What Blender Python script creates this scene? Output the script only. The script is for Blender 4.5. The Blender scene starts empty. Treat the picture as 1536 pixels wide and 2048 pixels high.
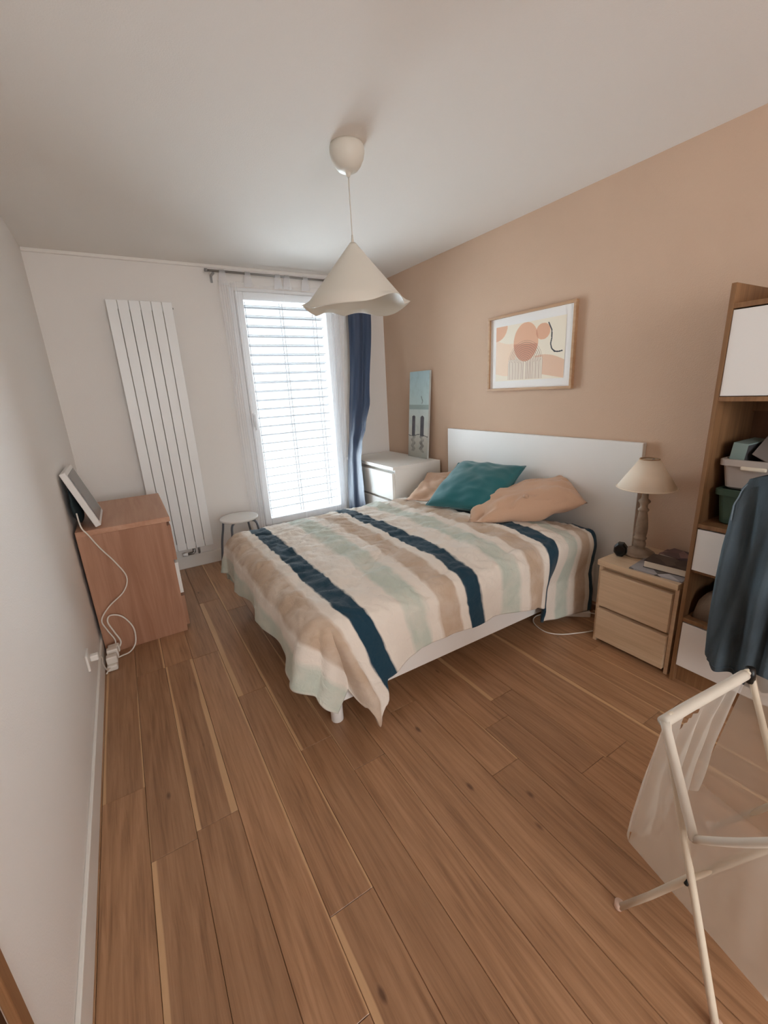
import bpy, bmesh, math, random
from math import sin, cos, pi, hypot, exp
from mathutils import Vector, Matrix, noise, Euler

SC = bpy.context.scene
COL = SC.collection

# ------------------------------------------------------------------ camera
cam_d = bpy.data.cameras.new('camera')
cam = bpy.data.objects.new('camera', cam_d)
COL.objects.link(cam)
SC.camera = cam
cam_d.sensor_fit = 'HORIZONTAL'
cam_d.sensor_width = 36.0
cam_d.lens = 847.64 / 1536 * 36.0
cam_d.clip_start = 0.02
_R = ((0.85051463, -0.18825876, 0.49110438),
      (-0.52344484, -0.2119295, 0.82528262),
      (-0.05128718, -0.95898099, -0.27879221))
cam.matrix_world = Matrix(((_R[0][0], -_R[0][1], -_R[0][2], 0.0),
                           (_R[1][0], -_R[1][1], -_R[1][2], 0.0),
                           (_R[2][0], -_R[2][1], -_R[2][2], 1.43),
                           (0, 0, 0, 1)))

# ------------------------------------------------------------------ light
world = bpy.data.worlds.new('overcast_sky')
SC.world = world
world.use_nodes = True
_wb = world.node_tree.nodes['Background']
_wb.inputs['Color'].default_value = (0.88, 0.94, 1.0, 1)
_wb.inputs['Strength'].default_value = 1.6

def area(name, loc, rot, sx, sy, power, color, portal=False):
    d = bpy.data.lights.new(name, 'AREA')
    d.shape = 'RECTANGLE'; d.size = sx; d.size_y = sy
    d.energy = power; d.color = color
    o = bpy.data.objects.new(name, d); COL.objects.link(o)
    o.location = loc; o.rotation_euler = rot
    if portal: d.cycles.is_portal = True
    return o
# portal: only tells the sampler where the sky comes in
area('window_portal', (1.43, 4.16, 1.25), (pi/2, 0, pi), 0.98, 2.1, 1, (1, 1, 1), True)
# soft fill light added behind the camera to brighten the room
area('rear_fill_light', (0.6, -2.9, 1.5), (math.radians(90), 0, 0), 1.6, 1.6, 60, (0.93, 0.97, 1.0))
# hazy daylight falling in through the window (a very soft, veiled sun)
_sd = bpy.data.lights.new('veiled_sun', 'SUN'); _sd.energy = 46.0; _sd.angle = math.radians(125); _sd.color = (0.80, 0.91, 1.0)
_sun = bpy.data.objects.new('veiled_sun', _sd); COL.objects.link(_sun)
_sun.rotation_euler = Vector((0.0, -1.0, -0.30)).to_track_quat('-Z', 'Y').to_euler()

SC.view_settings.view_transform = 'Standard'
SC.view_settings.look = 'None'
SC.view_settings.gamma = 1.0
SC.view_settings.use_curve_mapping = False
SC.view_settings.exposure = 0.16
SC.cycles.use_denoising = True
SC.cycles.max_bounces = 10
SC.cycles.diffuse_bounces = 6
SC.cycles.transparent_max_bounces = 24
SC.cycles.sample_clamp_indirect = 6.0

W, D, H = 2.428, 3.8945, 2.439          # right wall, back wall, ceiling
XL = -0.339                              # left wall
YF = -3.0                                # front wall, behind the camera

# ------------------------------------------------------------------ materials
def lin(c):
    c = c / 255.0
    return c / 12.92 if c <= 0.04045 else ((c + 0.055) / 1.055) ** 2.4
def rgb(r, g, b): return (lin(r), lin(g), lin(b), 1.0)

MATS = {}
def mat(name, col, rough=0.6, bump=0.0, bscale=60.0, var=0.0, vscale=3.0, stretch=(1, 1, 1), metal=0.0,
        spec=0.4, sheen=0.0, coords='Object'):
    if name in MATS: return MATS[name]
    m = bpy.data.materials.new(name); m.use_nodes = True
    nt = m.node_tree; N = nt.nodes; L = nt.links
    b = N['Principled BSDF']
    b.inputs['Base Color'].default_value = col
    b.inputs['Roughness'].default_value = rough
    b.inputs['Metallic'].default_value = metal
    b.inputs['Specular IOR Level'].default_value = spec
    if sheen: b.inputs['Sheen Weight'].default_value = sheen
    tc = N.new('ShaderNodeTexCoord'); mp = N.new('ShaderNodeMapping')
    mp.inputs['Scale'].default_value = stretch
    L.new(tc.outputs[coords], mp.inputs['Vector'])
    if var:
        n = N.new('ShaderNodeTexNoise'); n.inputs['Scale'].default_value = vscale; n.inputs['Detail'].default_value = 4
        L.new(mp.outputs[0], n.inputs['Vector'])
        r = N.new('ShaderNodeValToRGB')
        c = col
        r.color_ramp.elements[0].position = 0.3; r.color_ramp.elements[1].position = 0.7
        r.color_ramp.elements[0].color = (c[0]*(1-var), c[1]*(1-var), c[2]*(1-var), 1)
        r.color_ramp.elements[1].color = (min(1, c[0]*(1+var)), min(1, c[1]*(1+var)), min(1, c[2]*(1+var)), 1)
        L.new(n.outputs['Fac'], r.inputs['Fac']); L.new(r.outputs['Color'], b.inputs['Base Color'])
    if bump:
        n2 = N.new('ShaderNodeTexNoise'); n2.inputs['Scale'].default_value = bscale; n2.inputs['Detail'].default_value = 3
        L.new(mp.outputs[0], n2.inputs['Vector'])
        bp = N.new('ShaderNodeBump'); bp.inputs['Strength'].default_value = bump; bp.inputs['Distance'].default_value = 0.004
        L.new(n2.outputs['Fac'], bp.inputs['Height']); L.new(bp.outputs[0], b.inputs['Normal'])
    MATS[name] = m
    return m

def wood(name, dark, light, axis=2, fine=38.0, rough=0.45, bump=0.12, bands=0.0):
    """grain running along `axis`"""
    m = bpy.data.materials.new(name); m.use_nodes = True
    nt = m.node_tree; N = nt.nodes; L = nt.links; b = N['Principled BSDF']
    b.inputs['Roughness'].default_value = rough; b.inputs['Specular IOR Level'].default_value = 0.35
    tc = N.new('ShaderNodeTexCoord'); mp = N.new('ShaderNodeMapping')
    sc = [fine, fine, fine]; sc[axis] = 1.6
    mp.inputs['Scale'].default_value = sc
    L.new(tc.outputs['Object'], mp.inputs['Vector'])
    n = N.new('ShaderNodeTexNoise'); n.inputs['Scale'].default_value = 1.0; n.inputs['Detail'].default_value = 6
    n.inputs['Roughness'].default_value = 0.62; n.inputs['Distortion'].default_value = 0.6
    L.new(mp.outputs[0], n.inputs['Vector'])
    mp2 = N.new('ShaderNodeMapping'); s2 = [7.0, 7.0, 7.0]; s2[axis] = 0.25
    mp2.inputs['Scale'].default_value = s2
    L.new(tc.outputs['Object'], mp2.inputs['Vector'])
    n2 = N.new('ShaderNodeTexNoise'); n2.inputs['Scale'].default_value = 1.0; n2.inputs['Detail'].default_value = 1
    L.new(mp2.outputs[0], n2.inputs['Vector'])
    mx = N.new('ShaderNodeMix'); mx.data_type = 'FLOAT'; mx.inputs['Factor'].default_value = 0.35
    L.new(n.outputs['Fac'], mx.inputs[2]); L.new(n2.outputs['Fac'], mx.inputs[3])
    r = N.new('ShaderNodeValToRGB'); r.color_ramp.elements[0].position = 0.36; r.color_ramp.elements[1].position = 0.64
    r.color_ramp.elements[0].color = dark; r.color_ramp.elements[1].color = light
    L.new(mx.outputs[0], r.inputs['Fac']); L.new(r.outputs['Color'], b.inputs['Base Color'])
    bp = N.new('ShaderNodeBump'); bp.inputs['Strength'].default_value = bump; bp.inputs['Distance'].default_value = 0.002
    L.new(n.outputs['Fac'], bp.inputs['Height']); L.new(bp.outputs[0], b.inputs['Normal'])
    return m

def veil(name, col, alpha, rough=0.8, translucent=0.6):
    """thin woven cloth: part of the light passes straight through, part is scattered"""
    m = bpy.data.materials.new(name); m.use_nodes = True
    nt = m.node_tree; N = nt.nodes; L = nt.links; N.remove(N['Principled BSDF'])
    out = N['Material Output']
    d = N.new('ShaderNodeBsdfDiffuse'); d.inputs['Color'].default_value = col
    t = N.new('ShaderNodeBsdfTranslucent'); t.inputs['Color'].default_value = col
    m1 = N.new('ShaderNodeMixShader'); m1.inputs[0].default_value = translucent
    L.new(d.outputs[0], m1.inputs[1]); L.new(t.outputs[0], m1.inputs[2])
    tr = N.new('ShaderNodeBsdfTransparent'); tr.inputs['Color'].default_value = (1, 1, 1, 1)
    m2 = N.new('ShaderNodeMixShader')
    tc = N.new('ShaderNodeTexCoord'); nz = N.new('ShaderNodeTexNoise'); nz.inputs['Scale'].default_value = 9.0
    L.new(tc.outputs['Object'], nz.inputs['Vector'])
    mr = N.new('ShaderNodeMapRange'); mr.inputs['To Min'].default_value = alpha*0.9; mr.inputs['To Max'].default_value = min(1, alpha*1.1)
    L.new(nz.outputs['Fac'], mr.inputs['Value'])
    L.new(mr.outputs[0], m2.inputs[0]); L.new(tr.outputs[0], m2.inputs[1]); L.new(m1.outputs[0], m2.inputs[2])
    L.new(m2.outputs[0], out.inputs['Surface'])
    return m

def print_mat(name, rough=0.5):
    m = bpy.data.materials.new(name); m.use_nodes = True
    nt = m.node_tree; N = nt.nodes; L = nt.links; b = N['Principled BSDF']
    a = N.new('ShaderNodeAttribute'); a.attribute_name = 'ink'
    L.new(a.outputs['Color'], b.inputs['Base Color']); b.inputs['Roughness'].default_value = rough
    b.inputs['Specular IOR Level'].default_value = 0.3
    return m

M_white_wall = mat('white_wall_paint', rgb(236, 231, 226), 0.9, 0.25, 220, spec=0.1)
M_ceiling = mat('ceiling_paint', rgb(238, 233, 227), 0.95, 0.2, 200, spec=0.1)
M_tan_wall = mat('tan_wall_paint', rgb(206, 177, 154), 0.85, 0.3, 200, var=0.03, vscale=2.0, spec=0.15)
M_base = mat('baseboard_white', rgb(232, 228, 222), 0.45)
M_white_lac = mat('white_lacquer', rgb(236, 233, 229), 0.38)
M_white_foil = mat('white_foil', rgb(240, 237, 232), 0.45, 0.05, 300)
M_pvc = mat('window_white_plastic', rgb(240, 240, 240), 0.35)
M_radiator = mat('radiator_enamel', rgb(244, 244, 243), 0.35)
M_steel = mat('brushed_steel', rgb(150, 148, 146), 0.35, metal=0.8)
M_dark = mat('shadow_gap_dark', rgb(38, 30, 26), 0.8)
M_black = mat('black_plastic', rgb(18, 18, 18), 0.35)
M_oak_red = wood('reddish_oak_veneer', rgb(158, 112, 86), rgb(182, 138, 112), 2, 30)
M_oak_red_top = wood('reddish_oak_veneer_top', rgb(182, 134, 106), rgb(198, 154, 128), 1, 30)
M_oak_light = wood('light_oak_veneer', rgb(198, 170, 138), rgb(222, 196, 166), 1, 40)
M_oak_shelf = wood('oak_effect_board', rgb(112, 80, 54), rgb(148, 110, 76), 2, 42)
M_casing = wood('brown_door_wood', rgb(132, 92, 60), rgb(160, 118, 82), 2, 45)
M_cord_white = mat('white_cable_plastic', rgb(226, 218, 208), 0.4)

# ------------------------------------------------------------------ mesh helpers
def obj(name, bm, m, parent=None, smooth=False, label=None):
    me = bpy.data.meshes.new(name)
    bm.normal_update()
    bm.to_mesh(me); bm.free()
    if smooth:
        for p in me.polygons: p.use_smooth = True
    if m is not None: me.materials.append(m)
    o = bpy.data.objects.new(name, me); COL.objects.link(o)
    if parent is not None: adopt(o, parent)
    if label: o['label'] = label
    return o
def adopt(o, parent):
    """parent o, keeping it where it is in the world"""
    bpy_par = parent
    mw = Matrix.Identity(4)
    chain = []
    p = bpy_par
    while p is not None:
        chain.append(p); p = p.parent
    for q in reversed(chain):
        mw = mw @ q.matrix_parent_inverse @ q.matrix_basis
    o.parent = parent
    o.matrix_parent_inverse = mw.inverted()
def tag(o, label, cat, group=None):
    o['label'] = label; o['category'] = cat
    if group: o['group'] = group
    return o
def thing(name, label, cat, loc, group=None):
    o = bpy.data.objects.new(name, None); COL.objects.link(o)
    o.empty_display_size = 0.05
    o.location = loc
    return tag(o, label, cat, group)
def struct_empty(name, loc):
    o = bpy.data.objects.new(name, None); COL.objects.link(o); o.location = loc; o['kind'] = 'structure'
    return o
def struct(name, bm, m, smooth=False):
    o = obj(name, bm, m, None, smooth); o['kind'] = 'structure'
    return o

def NB(): return bmesh.new()
def merge(bm, t, M=None):
    me = bpy.data.meshes.new('tmp'); t.to_mesh(me); t.free()
    if M is not None: me.transform(M)
    bm.from_mesh(me); bpy.data.meshes.remove(me)
def box(bm, x0, x1, y0, y1, z0, z1, bev=0.0, seg=2, M=None):
    t = bmesh.new()
    bmesh.ops.create_cube(t, size=1.0)
    bmesh.ops.scale(t, vec=(x1-x0, y1-y0, z1-z0), verts=t.verts)
    bmesh.ops.translate(t, vec=((x0+x1)/2, (y0+y1)/2, (z0+z1)/2), verts=t.verts)
    if bev > 0:
        bmesh.ops.bevel(t, geom=list(t.edges), offset=bev, segments=seg, affect='EDGES', profile=0.5)
    merge(bm, t, M)
    return bm
def BX(*a, **k): return box(NB(), *a, **k)
def tube(bm, pts, r, n=10, closed=False, caps=True):
    pts = [Vector(p) for p in pts]
    rr = r if isinstance(r, (list, tuple)) else [r]*len(pts)
    k = len(pts)
    tang = []
    for i in range(k):
        if closed: a, b = pts[(i-1) % k], pts[(i+1) % k]
        else: a, b = pts[max(i-1, 0)], pts[min(i+1, k-1)]
        d = (b-a)
        tang.append(d.normalized() if d.length > 1e-9 else Vector((0, 0, 1)))
    up = Vector((0, 0, 1)) if abs(tang[0].z) < 0.9 else Vector((1, 0, 0))
    u = (up - tang[0]*up.dot(tang[0])).normalized()
    rings = []
    for i in range(k):
        u = (u - tang[i]*u.dot(tang[i]))
        u = u.normalized() if u.length > 1e-6 else tang[i].orthogonal().normalized()
        v = tang[i].cross(u)
        rings.append([bm.verts.new(pts[i] + (u*cos(2*pi*j/n) + v*sin(2*pi*j/n))*rr[i]) for j in range(n)])
    m = k if closed else k-1
    for i in range(m):
        a, b = rings[i], rings[(i+1) % k]
        for j in range(n):
            bm.faces.new((a[j], a[(j+1) % n], b[(j+1) % n], b[j]))
    if caps and not closed:
        bm.faces.new(list(reversed(rings[0]))); bm.faces.new(rings[-1])
    return bm
def TB(*a, **k): return tube(NB(), *a, **k)
def spline(pts, sub=8, closed=False):
    P = [Vector(p) for p in pts]; out = []; k = len(P)
    seg = k if closed else k-1
    for i in range(seg):
        if closed: p0, p1, p2, p3 = P[(i-1) % k], P[i], P[(i+1) % k], P[(i+2) % k]
        else: p0, p1, p2, p3 = P[max(i-1, 0)], P[i], P[i+1], P[min(i+2, k-1)]
        for s in range(sub):
            t = s/sub
            out.append(0.5*((2*p1) + (p2-p0)*t + (2*p0-5*p1+4*p2-p3)*t*t + (3*p1-p0-3*p2+p3)*t*t*t))
    if not closed: out.append(P[-1])
    return out
def lathe(bm, prof, c, n=28, cap=True):
    rings = []
    for r, z in prof:
        rings.append([bm.verts.new((c[0]+r*cos(2*pi*j/n), c[1]+r*sin(2*pi*j/n), c[2]+z)) for j in range(n)])
    for a, b in zip(rings, rings[1:]):
        for j in range(n):
            bm.faces.new((a[j], a[(j+1) % n], b[(j+1) % n], b[j]))
    if cap:
        bm.faces.new(list(reversed(rings[0]))); bm.faces.new(rings[-1])
    return bm
def LT(*a, **k): return lathe(NB(), *a, **k)
def grid(bm, fn, nu, nv, uvfn=None):
    """surface fn(u,v) with u,v in 0..1"""
    V = [[bm.verts.new(fn(i/nu, j/nv)) for j in range(nv+1)] for i in range(nu+1)]
    uvl = bm.loops.layers.uv.new('UVMap') if uvfn else None
    for i in range(nu):
        for j in range(nv):
            f = bm.faces.new((V[i][j], V[i+1][j], V[i+1][j+1], V[i][j+1]))
            if uvl:
                for lp, (a, b) in zip(f.loops, ((i, j), (i+1, j), (i+1, j+1), (i, j+1))):
                    lp[uvl].uv = uvfn(a/nu, b/nv)
    return V
def interp(x, xs, ys):
    if x <= xs[0]: return ys[0]
    for a, b, c, d in zip(xs, xs[1:], ys, ys[1:]):
        if x <= b:
            t = (x-a)/(b-a); t = t*t*(3-2*t)
            return c + (d-c)*t
    return ys[-1]
def solidify(o, t, off=-1.0):
    md = o.modifiers.new('thickness', 'SOLIDIFY'); md.thickness = t; md.offset = off
def subsurf(o, n=1):
    md = o.modifiers.new('smooth', 'SUBSURF'); md.levels = n; md.render_levels = n

# ================================================================== ROOM SHELL
# floor slab under the planks
PT = 0.012                                       # plank thickness
floor = struct('floor', BX(XL-0.12, W+0.02, YF-0.1, D+0.28, -0.06, -PT+0.0005), M_dark)

# one material for all planks; each plank brings its own tone and pale edge
def plank_material():
    m = bpy.data.materials.new('oak_parquet'); m.use_nodes = True
    nt = m.node_tree; N = nt.nodes; L = nt.links; b = N['Principled BSDF']
    b.inputs['Roughness'].default_value = 0.38; b.inputs['Specular IOR Level'].default_value = 0.5
    tc = N.new('ShaderNodeTexCoord'); oi = N.new('ShaderNodeObjectInfo')
    def attr(nm):
        a = N.new('ShaderNodeAttribute'); a.attribute_type = 'OBJECT'; a.attribute_name = nm; return a.outputs['Fac']
    off = N.new('ShaderNodeVectorMath'); off.operation = 'SCALE'
    cmb = N.new('ShaderNodeCombineXYZ')
    L.new(oi.outputs['Random'], cmb.inputs[0]); L.new(oi.outputs['Random'], cmb.inputs[1])
    L.new(cmb.outputs[0], off.inputs[0]); off.inputs['Scale'].default_value = 37.0
    add = N.new('ShaderNodeVectorMath'); add.operation = 'ADD'
    L.new(tc.outputs['Object'], add.inputs[0]); L.new(off.outputs[0], add.inputs[1])
    # fine grain
    mp = N.new('ShaderNodeMapping'); mp.inputs['Scale'].default_value = (70, 3.2, 70); L.new(add.outputs[0], mp.inputs['Vector'])
    n1 = N.new('ShaderNodeTexNoise'); n1.inputs['Scale'].default_value = 1; n1.inputs['Detail'].default_value = 6; n1.inputs['Roughness'].default_value = 0.65
    n1.inputs['Distortion'].default_value = 0.5
    L.new(mp.outputs[0], n1.inputs['Vector'])
    # cathedral figure: distorted rings
    mp2 = N.new('ShaderNodeMapping'); mp2.inputs['Scale'].default_value = (9, 0.75, 9); L.new(add.outputs[0], mp2.inputs['Vector'])
    n2 = N.new('ShaderNodeTexNoise'); n2.inputs['Scale'].default_value = 1; n2.inputs['Detail'].default_value = 2; n2.inputs['Distortion'].default_value = 0.9
    L.new(mp2.outputs[0], n2.inputs['Vector'])
    sw = N.new('ShaderNodeMath'); sw.operation = 'MULTIPLY'; sw.inputs[1].default_value = 26.0; L.new(n2.outputs['Fac'], sw.inputs[0])
    sn = N.new('ShaderNodeMath'); sn.operation = 'SINE'; L.new(sw.outputs[0], sn.inputs[0])
    a1 = N.new('ShaderNodeMath'); a1.operation = 'MULTIPLY_ADD'; a1.inputs[1].default_value = 0.06; L.new(sn.outputs[0], a1.inputs[0]); L.new(n1.outputs['Fac'], a1.inputs[2])
    r = N.new('ShaderNodeValToRGB'); cr = r.color_ramp
    cr.elements[0].position = 0.25; cr.elements[0].color = rgb(128, 92, 64)
    cr.elements[1].position = 0.68; cr.elements[1].color = rgb(172, 131, 98)
    e = cr.elements.new(0.46); e.color = rgb(156, 116, 84)
    L.new(a1.outputs[0], r.inputs['Fac'])
    hs = N.new('ShaderNodeHueSaturation'); L.new(r.outputs['Color'], hs.inputs['Color']); L.new(attr('tone'), hs.inputs['Value'])
    hs.inputs['Saturation'].default_value = 1.0
    # pale sapwood along an edge: x in plank space from -0.5..0.5 of the plank width
    sx = N.new('ShaderNodeSeparateXYZ'); L.new(tc.outputs['Object'], sx.inputs[0])
    wob = N.new('ShaderNodeMath'); wob.operation = 'MULTIPLY_ADD'; wob.inputs[1].default_value = 0.03
    L.new(n2.outputs['Fac'], wob.inputs[0]); L.new(sx.outputs['X'], wob.inputs[2])
    def edge(sign, nm):
        ml = N.new('ShaderNodeMath'); ml.operation = 'MULTIPLY'; ml.inputs[1].default_value = sign; L.new(wob.outputs[0], ml.inputs[0])
        s2 = N.new('ShaderNodeMath'); s2.operation = 'ADD'; L.new(ml.outputs[0], s2.inputs[0]); L.new(attr(nm), s2.inputs[1])
        mr = N.new('ShaderNodeMapRange'); mr.inputs['From Min'].default_value = 0.071 + 0.015*sign
        mr.inputs['From Max'].default_value = 0.071 + 0.015*sign + 0.004; mr.clamp = True
        L.new(s2.outputs[0], mr.inputs['Value']); return mr.outputs[0]
    mx0 = N.new('ShaderNodeMath'); mx0.operation = 'MAXIMUM'
    L.new(edge(1, 'sap_right'), mx0.inputs[0]); L.new(edge(-1, 'sap_left'), mx0.inputs[1])
    fac = N.new('ShaderNodeMath'); fac.operation = 'MULTIPLY'; fac.inputs[1].default_value = 0.75; L.new(mx0.outputs[0], fac.inputs[0])
    mix = N.new('ShaderNodeMix'); mix.data_type = 'RGBA'
    L.new(fac.outputs[0], mix.inputs[0]); L.new(hs.outputs['Color'], mix.inputs[6]); mix.inputs[7].default_value = rgb(210, 170, 128)
    # knots
    vo = N.new('ShaderNodeTexVoronoi'); vo.inputs['Scale'].default_value = 1.0
    mp3 = N.new('ShaderNodeMapping'); mp3.inputs['Scale'].default_value = (7, 3.0, 7); L.new(add.outputs[0], mp3.inputs['Vector'])
    L.new(mp3.outputs[0], vo.inputs['Vector'])
    kn = N.new('ShaderNodeMapRange'); kn.inputs['From Min'].default_value = 0.03; kn.inputs['From Max'].default_value = 0.075; kn.inputs['To Min'].default_value = 0.7; kn.inputs['To Max'].default_value = 0
    L.new(vo.outputs['Distance'], kn.inputs['Value'])
    mk = N.new('ShaderNodeMix'); mk.data_type = 'RGBA'
    L.new(kn.outputs[0], mk.inputs[0]); L.new(mix.outputs[2], mk.inputs[6]); mk.inputs[7].default_value = rgb(70, 44, 28)
    L.new(mk.outputs[2], b.inputs['Base Color'])
    bp = N.new('ShaderNodeBump'); bp.inputs['Strength'].default_value = 0.15; bp.inputs['Distance'].default_value = 0.002
    L.new(n1.outputs['Fac'], bp.inputs['Height']); L.new(bp.outputs[0], b.inputs['Normal'])
    return m
M_plank = plank_material()
PW = 0.1415; PX0 = -0.0395
rnd = random.Random(11)
# row -> list of end joints (y) read from the photograph, and pieces with a pale edge
JOINTS = {0: [1.31], 1: [2.40, 0.60], 2: [1.92, 0.828], 3: [1.43], 4: [1.22], 9: [1.19, 0.72], 7: [0.9], 11: [1.7]}
SAP = {(-1, 0): (0, .014), (0, 1): (.016, .022), (1, 1): (0, .010), (2, 1): (.030, .0), (2, 2): (0, .010), (3, 1): (.012, .004),
       (5, 1): (0, .018), (6, 1): (0.0, .0), (8, 0): (.014, 0), (7, 1): (0, .010), (9, 0): (.028, 0), (9, 1): (.022, 0), (10, 1): (0, .012), (12, 1): (0, .012),
       (0, 2): (.0, .0), (3, 0): (.012, 0)}
for row in range(-3, 18):
    x0 = PX0 + PW*row; x1 = x0 + PW
    xa, xb = max(x0, XL-0.1), min(x1, W)
    if xb - xa < 0.02: continue
    ys = sorted([YF-0.1, D+0.0] + list(JOINTS.get(row, [])))
    # add joints where a piece would be longer than a real board
    k = 0
    while k < len(ys)-1:
        if ys[k+1]-ys[k] > 1.9:
            ys.insert(k+1, ys[k] + (ys[k+1]-ys[k])*(0.38+0.24*rnd.random()) if ys[k+1]-ys[k] < 3.2 else ys[k]+1.1+0.6*rnd.random())
        k += 1
    npc = len(ys)-1
    for j in range(npc):
        ya, yb = ys[j], ys[j+1]
        hx, hy = (xb-xa)/2 - 0.0006, (yb-ya)/2 - 0.0006
        bm = NB()
        box(bm, -hx, hx, -hy, hy, -PT, 0.0, 0.0012, 1)
        o = obj('plank', bm, M_plank, None)
        o.location = ((xa+xb)/2, (ya+yb)/2, (rnd.random()-0.5)*0.0004 - 0.0002)
        o.parent = floor
        key = (row, npc-1-j)
        o['tone'] = 1.0 + (rnd.random()-0.5)*0.26
        l, r_ = SAP.get(key, (0.0, 0.0))
        if key not in SAP and rnd.random() < 0.3:
            l, r_ = (rnd.random()*0.02, 0.0) if rnd.random() < 0.5 else (0.0, rnd.random()*0.02)
        o['sap_left'] = float(l); o['sap_right'] = float(r_)

struct('ceiling', BX(XL-0.12, W+0.12, YF-0.1, D+0.26, H, H+0.1), M_ceiling)
# left wall with the doorway beside the photographer
DY1 = 0.712; DY0 = -0.13; DZ = 2.04
bm = NB()
box(bm, XL-0.12, XL, DY1, D+0.26, 0.0, H)
box(bm, XL-0.12, XL, YF-0.1, DY0, 0.0, H)
box(bm, XL-0.12, XL, DY0, DY1, DZ, H)
struct('wall_left', bm, M_white_wall)
struct('wall_right', BX(W, W+0.12, YF-0.1, D+0.26, 0.0, H), M_tan_wall)
struct('wall_front', BX(XL-0.12, W+0.12, YF-0.1, YF, 0.0, H), M_white_wall)
WX0, WX1, WZ0, WZ1 = 0.955, 1.935, 0.185, 2.29
bm = NB()
box(bm, XL-0.12, WX0, D, D+0.26, 0.0, H)
box(bm, WX1, W+0.12, D, D+0.26, 0.0, H)
box(bm, WX0, WX1, D, D+0.26, 0.0, WZ0)
box(bm, WX0, WX1, D, D+0.26, WZ1, H)
struct('wall_back', bm, M_white_wall)
bm = NB(); box(bm, XL, XL+0.012, DY1+0.04, D, 0.0, 0.105, 0.003)
struct('baseboard_left', bm, M_base)
bm = NB(); box(bm, XL+0.012, WX0-0.02, D-0.012, D, 0.0, 0.115, 0.003); box(bm, WX0-0.02, W, D-0.012, D, 0.0, 0.115, 0.003)
struct('baseboard_back', bm, M_base)
bm = NB(); box(bm, XL, W, D-0.022, D, H-0.024, H, 0.005)
struct('trim_1', bm, M_ceiling)

# doorway: wooden casing, jamb in the gap, leaf
door = struct_empty('door_1', (XL, 0.29, 0))
bm = NB()
box(bm, XL, XL+0.014, DY1, DY1+0.034, 0.0, DZ+0.03, 0.003)
box(bm, XL, XL+0.014, DY0-0.034, DY0, 0.0, DZ+0.03, 0.003)
box(bm, XL, XL+0.014, DY0-0.034, DY1+0.034, DZ, DZ+0.034, 0.003)
obj('casing', bm, M_casing, door)
bm = NB(); box(bm, XL-0.11, XL, DY1-0.018, DY1, 0.0, DZ); box(bm, XL-0.11, XL, DY0, DY0+0.018, 0.0, DZ)
obj('jamb', bm, mat('shaded_jamb_brown', rgb(70, 46, 30), 0.5), door)  # shade of the door gap put into a darker brown
obj('leaf', BX(XL-0.06, XL-0.022, DY0+0.02, DY1-0.022, 0.006, DZ-0.004, 0.003), M_casing, door)

# ------------------------------------------------------------------ window
win = struct_empty('window_1', (1.445, D, WZ0))
bm = NB()
fy0, fy1 = D-0.004, D+0.07
box(bm, WX0, 0.998, fy0, fy1, WZ0, WZ1, 0.004); box(bm, 1.862, WX1, fy0, fy1, WZ0, WZ1, 0.004)
box(bm, 0.998, 1.862, fy0, fy1, 2.262, WZ1, 0.004); box(bm, 0.998, 1.862, fy0, fy1, WZ0, 0.235, 0.004)
obj('window_frame', bm, M_pvc, win)
bm = NB()
sy0, sy1 = D-0.018, D+0.055
box(bm, 0.999, 1.062, sy0, sy1, 0.237, 2.260, 0.007); box(bm, 1.798, 1.861, sy0, sy1, 0.237, 2.260, 0.007)
box(bm, 1.060, 1.800, sy0, sy1, 2.196, 2.260, 0.007); box(bm, 1.060, 1.800, sy0, sy1, 0.237, 0.302, 0.007)
sash = obj('sash', bm, M_pvc, win)
def glass_mat():
    m = bpy.data.materials.new('clear_glass'); m.use_nodes = True
    nt = m.node_tree; N = nt.nodes; L = nt.links; N.remove(N['Principled BSDF'])
    t = N.new('ShaderNodeBsdfTransparent'); t.inputs['Color'].default_value = (0.96, 0.98, 0.98, 1)
    g = N.new('ShaderNodeBsdfGlossy'); g.inputs['Roughness'].default_value = 0.02
    fr = N.new('ShaderNodeFresnel'); fr.inputs['IOR'].default_value = 1.45
    mx = N.new('ShaderNodeMixShader')
    L.new(fr.outputs[0], mx.inputs[0]); L.new(t.outputs[0], mx.inputs[1]); L.new(g.outputs[0], mx.inputs[2])
    L.new(mx.outputs[0], N['Material Output'].inputs['Surface'])
    return m
obj('glass_pane', BX(1.058, 1.802, D+0.016, D+0.022, 0.298, 2.20), glass_mat(), sash)
bm = NB(); box(bm, 1.012, 1.040, D-0.030, D-0.017, 1.16, 1.28, 0.005); box(bm, 1.016, 1.036, D-0.062, D-0.028, 1.245, 1.268, 0.006)
box(bm, 1.014, 1.038, D-0.066, D-0.048, 1.135, 1.27, 0.008)
obj('handle', bm, M_pvc, sash)

# outside venetian blind: slats, ladder cords, bottom rail
blind = thing('venetian_blind', 'outdoor venetian blind of tilted grey slats behind the window glass', 'blind', (1.43, D+0.15, WZ1))
M_slat = mat('slat_grey_aluminium', rgb(56, 52, 53), 0.6, metal=0.0)
bm = NB()
tilt = math.radians(9)
BYC = D+0.135
nx = 6
prof = [(-0.034, -0.002), (-0.017, 0.0016), (0, 0.0028), (0.017, 0.0016), (0.034, -0.002)]
ring = []
for x in (-0.395, 0.395):
    top = [bm.verts.new((x, p[0], p[1])) for p in prof]; bot = [bm.verts.new((x, p[0], p[1]-0.0035)) for p in prof]
    ring.append((top, bot))
(t0, b0), (t1, b1) = ring
for i in range(4):
    bm.faces.new((t0[i], t1[i], t1[i+1], t0[i+1])); bm.faces.new((b0[i+1], b1[i+1], b1[i], b0[i]))
bm.faces.new((t0[0], b0[0], b1[0], t1[0])); bm.faces.new((t0[4], t1[4], b1[4], b0[4]))
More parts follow.
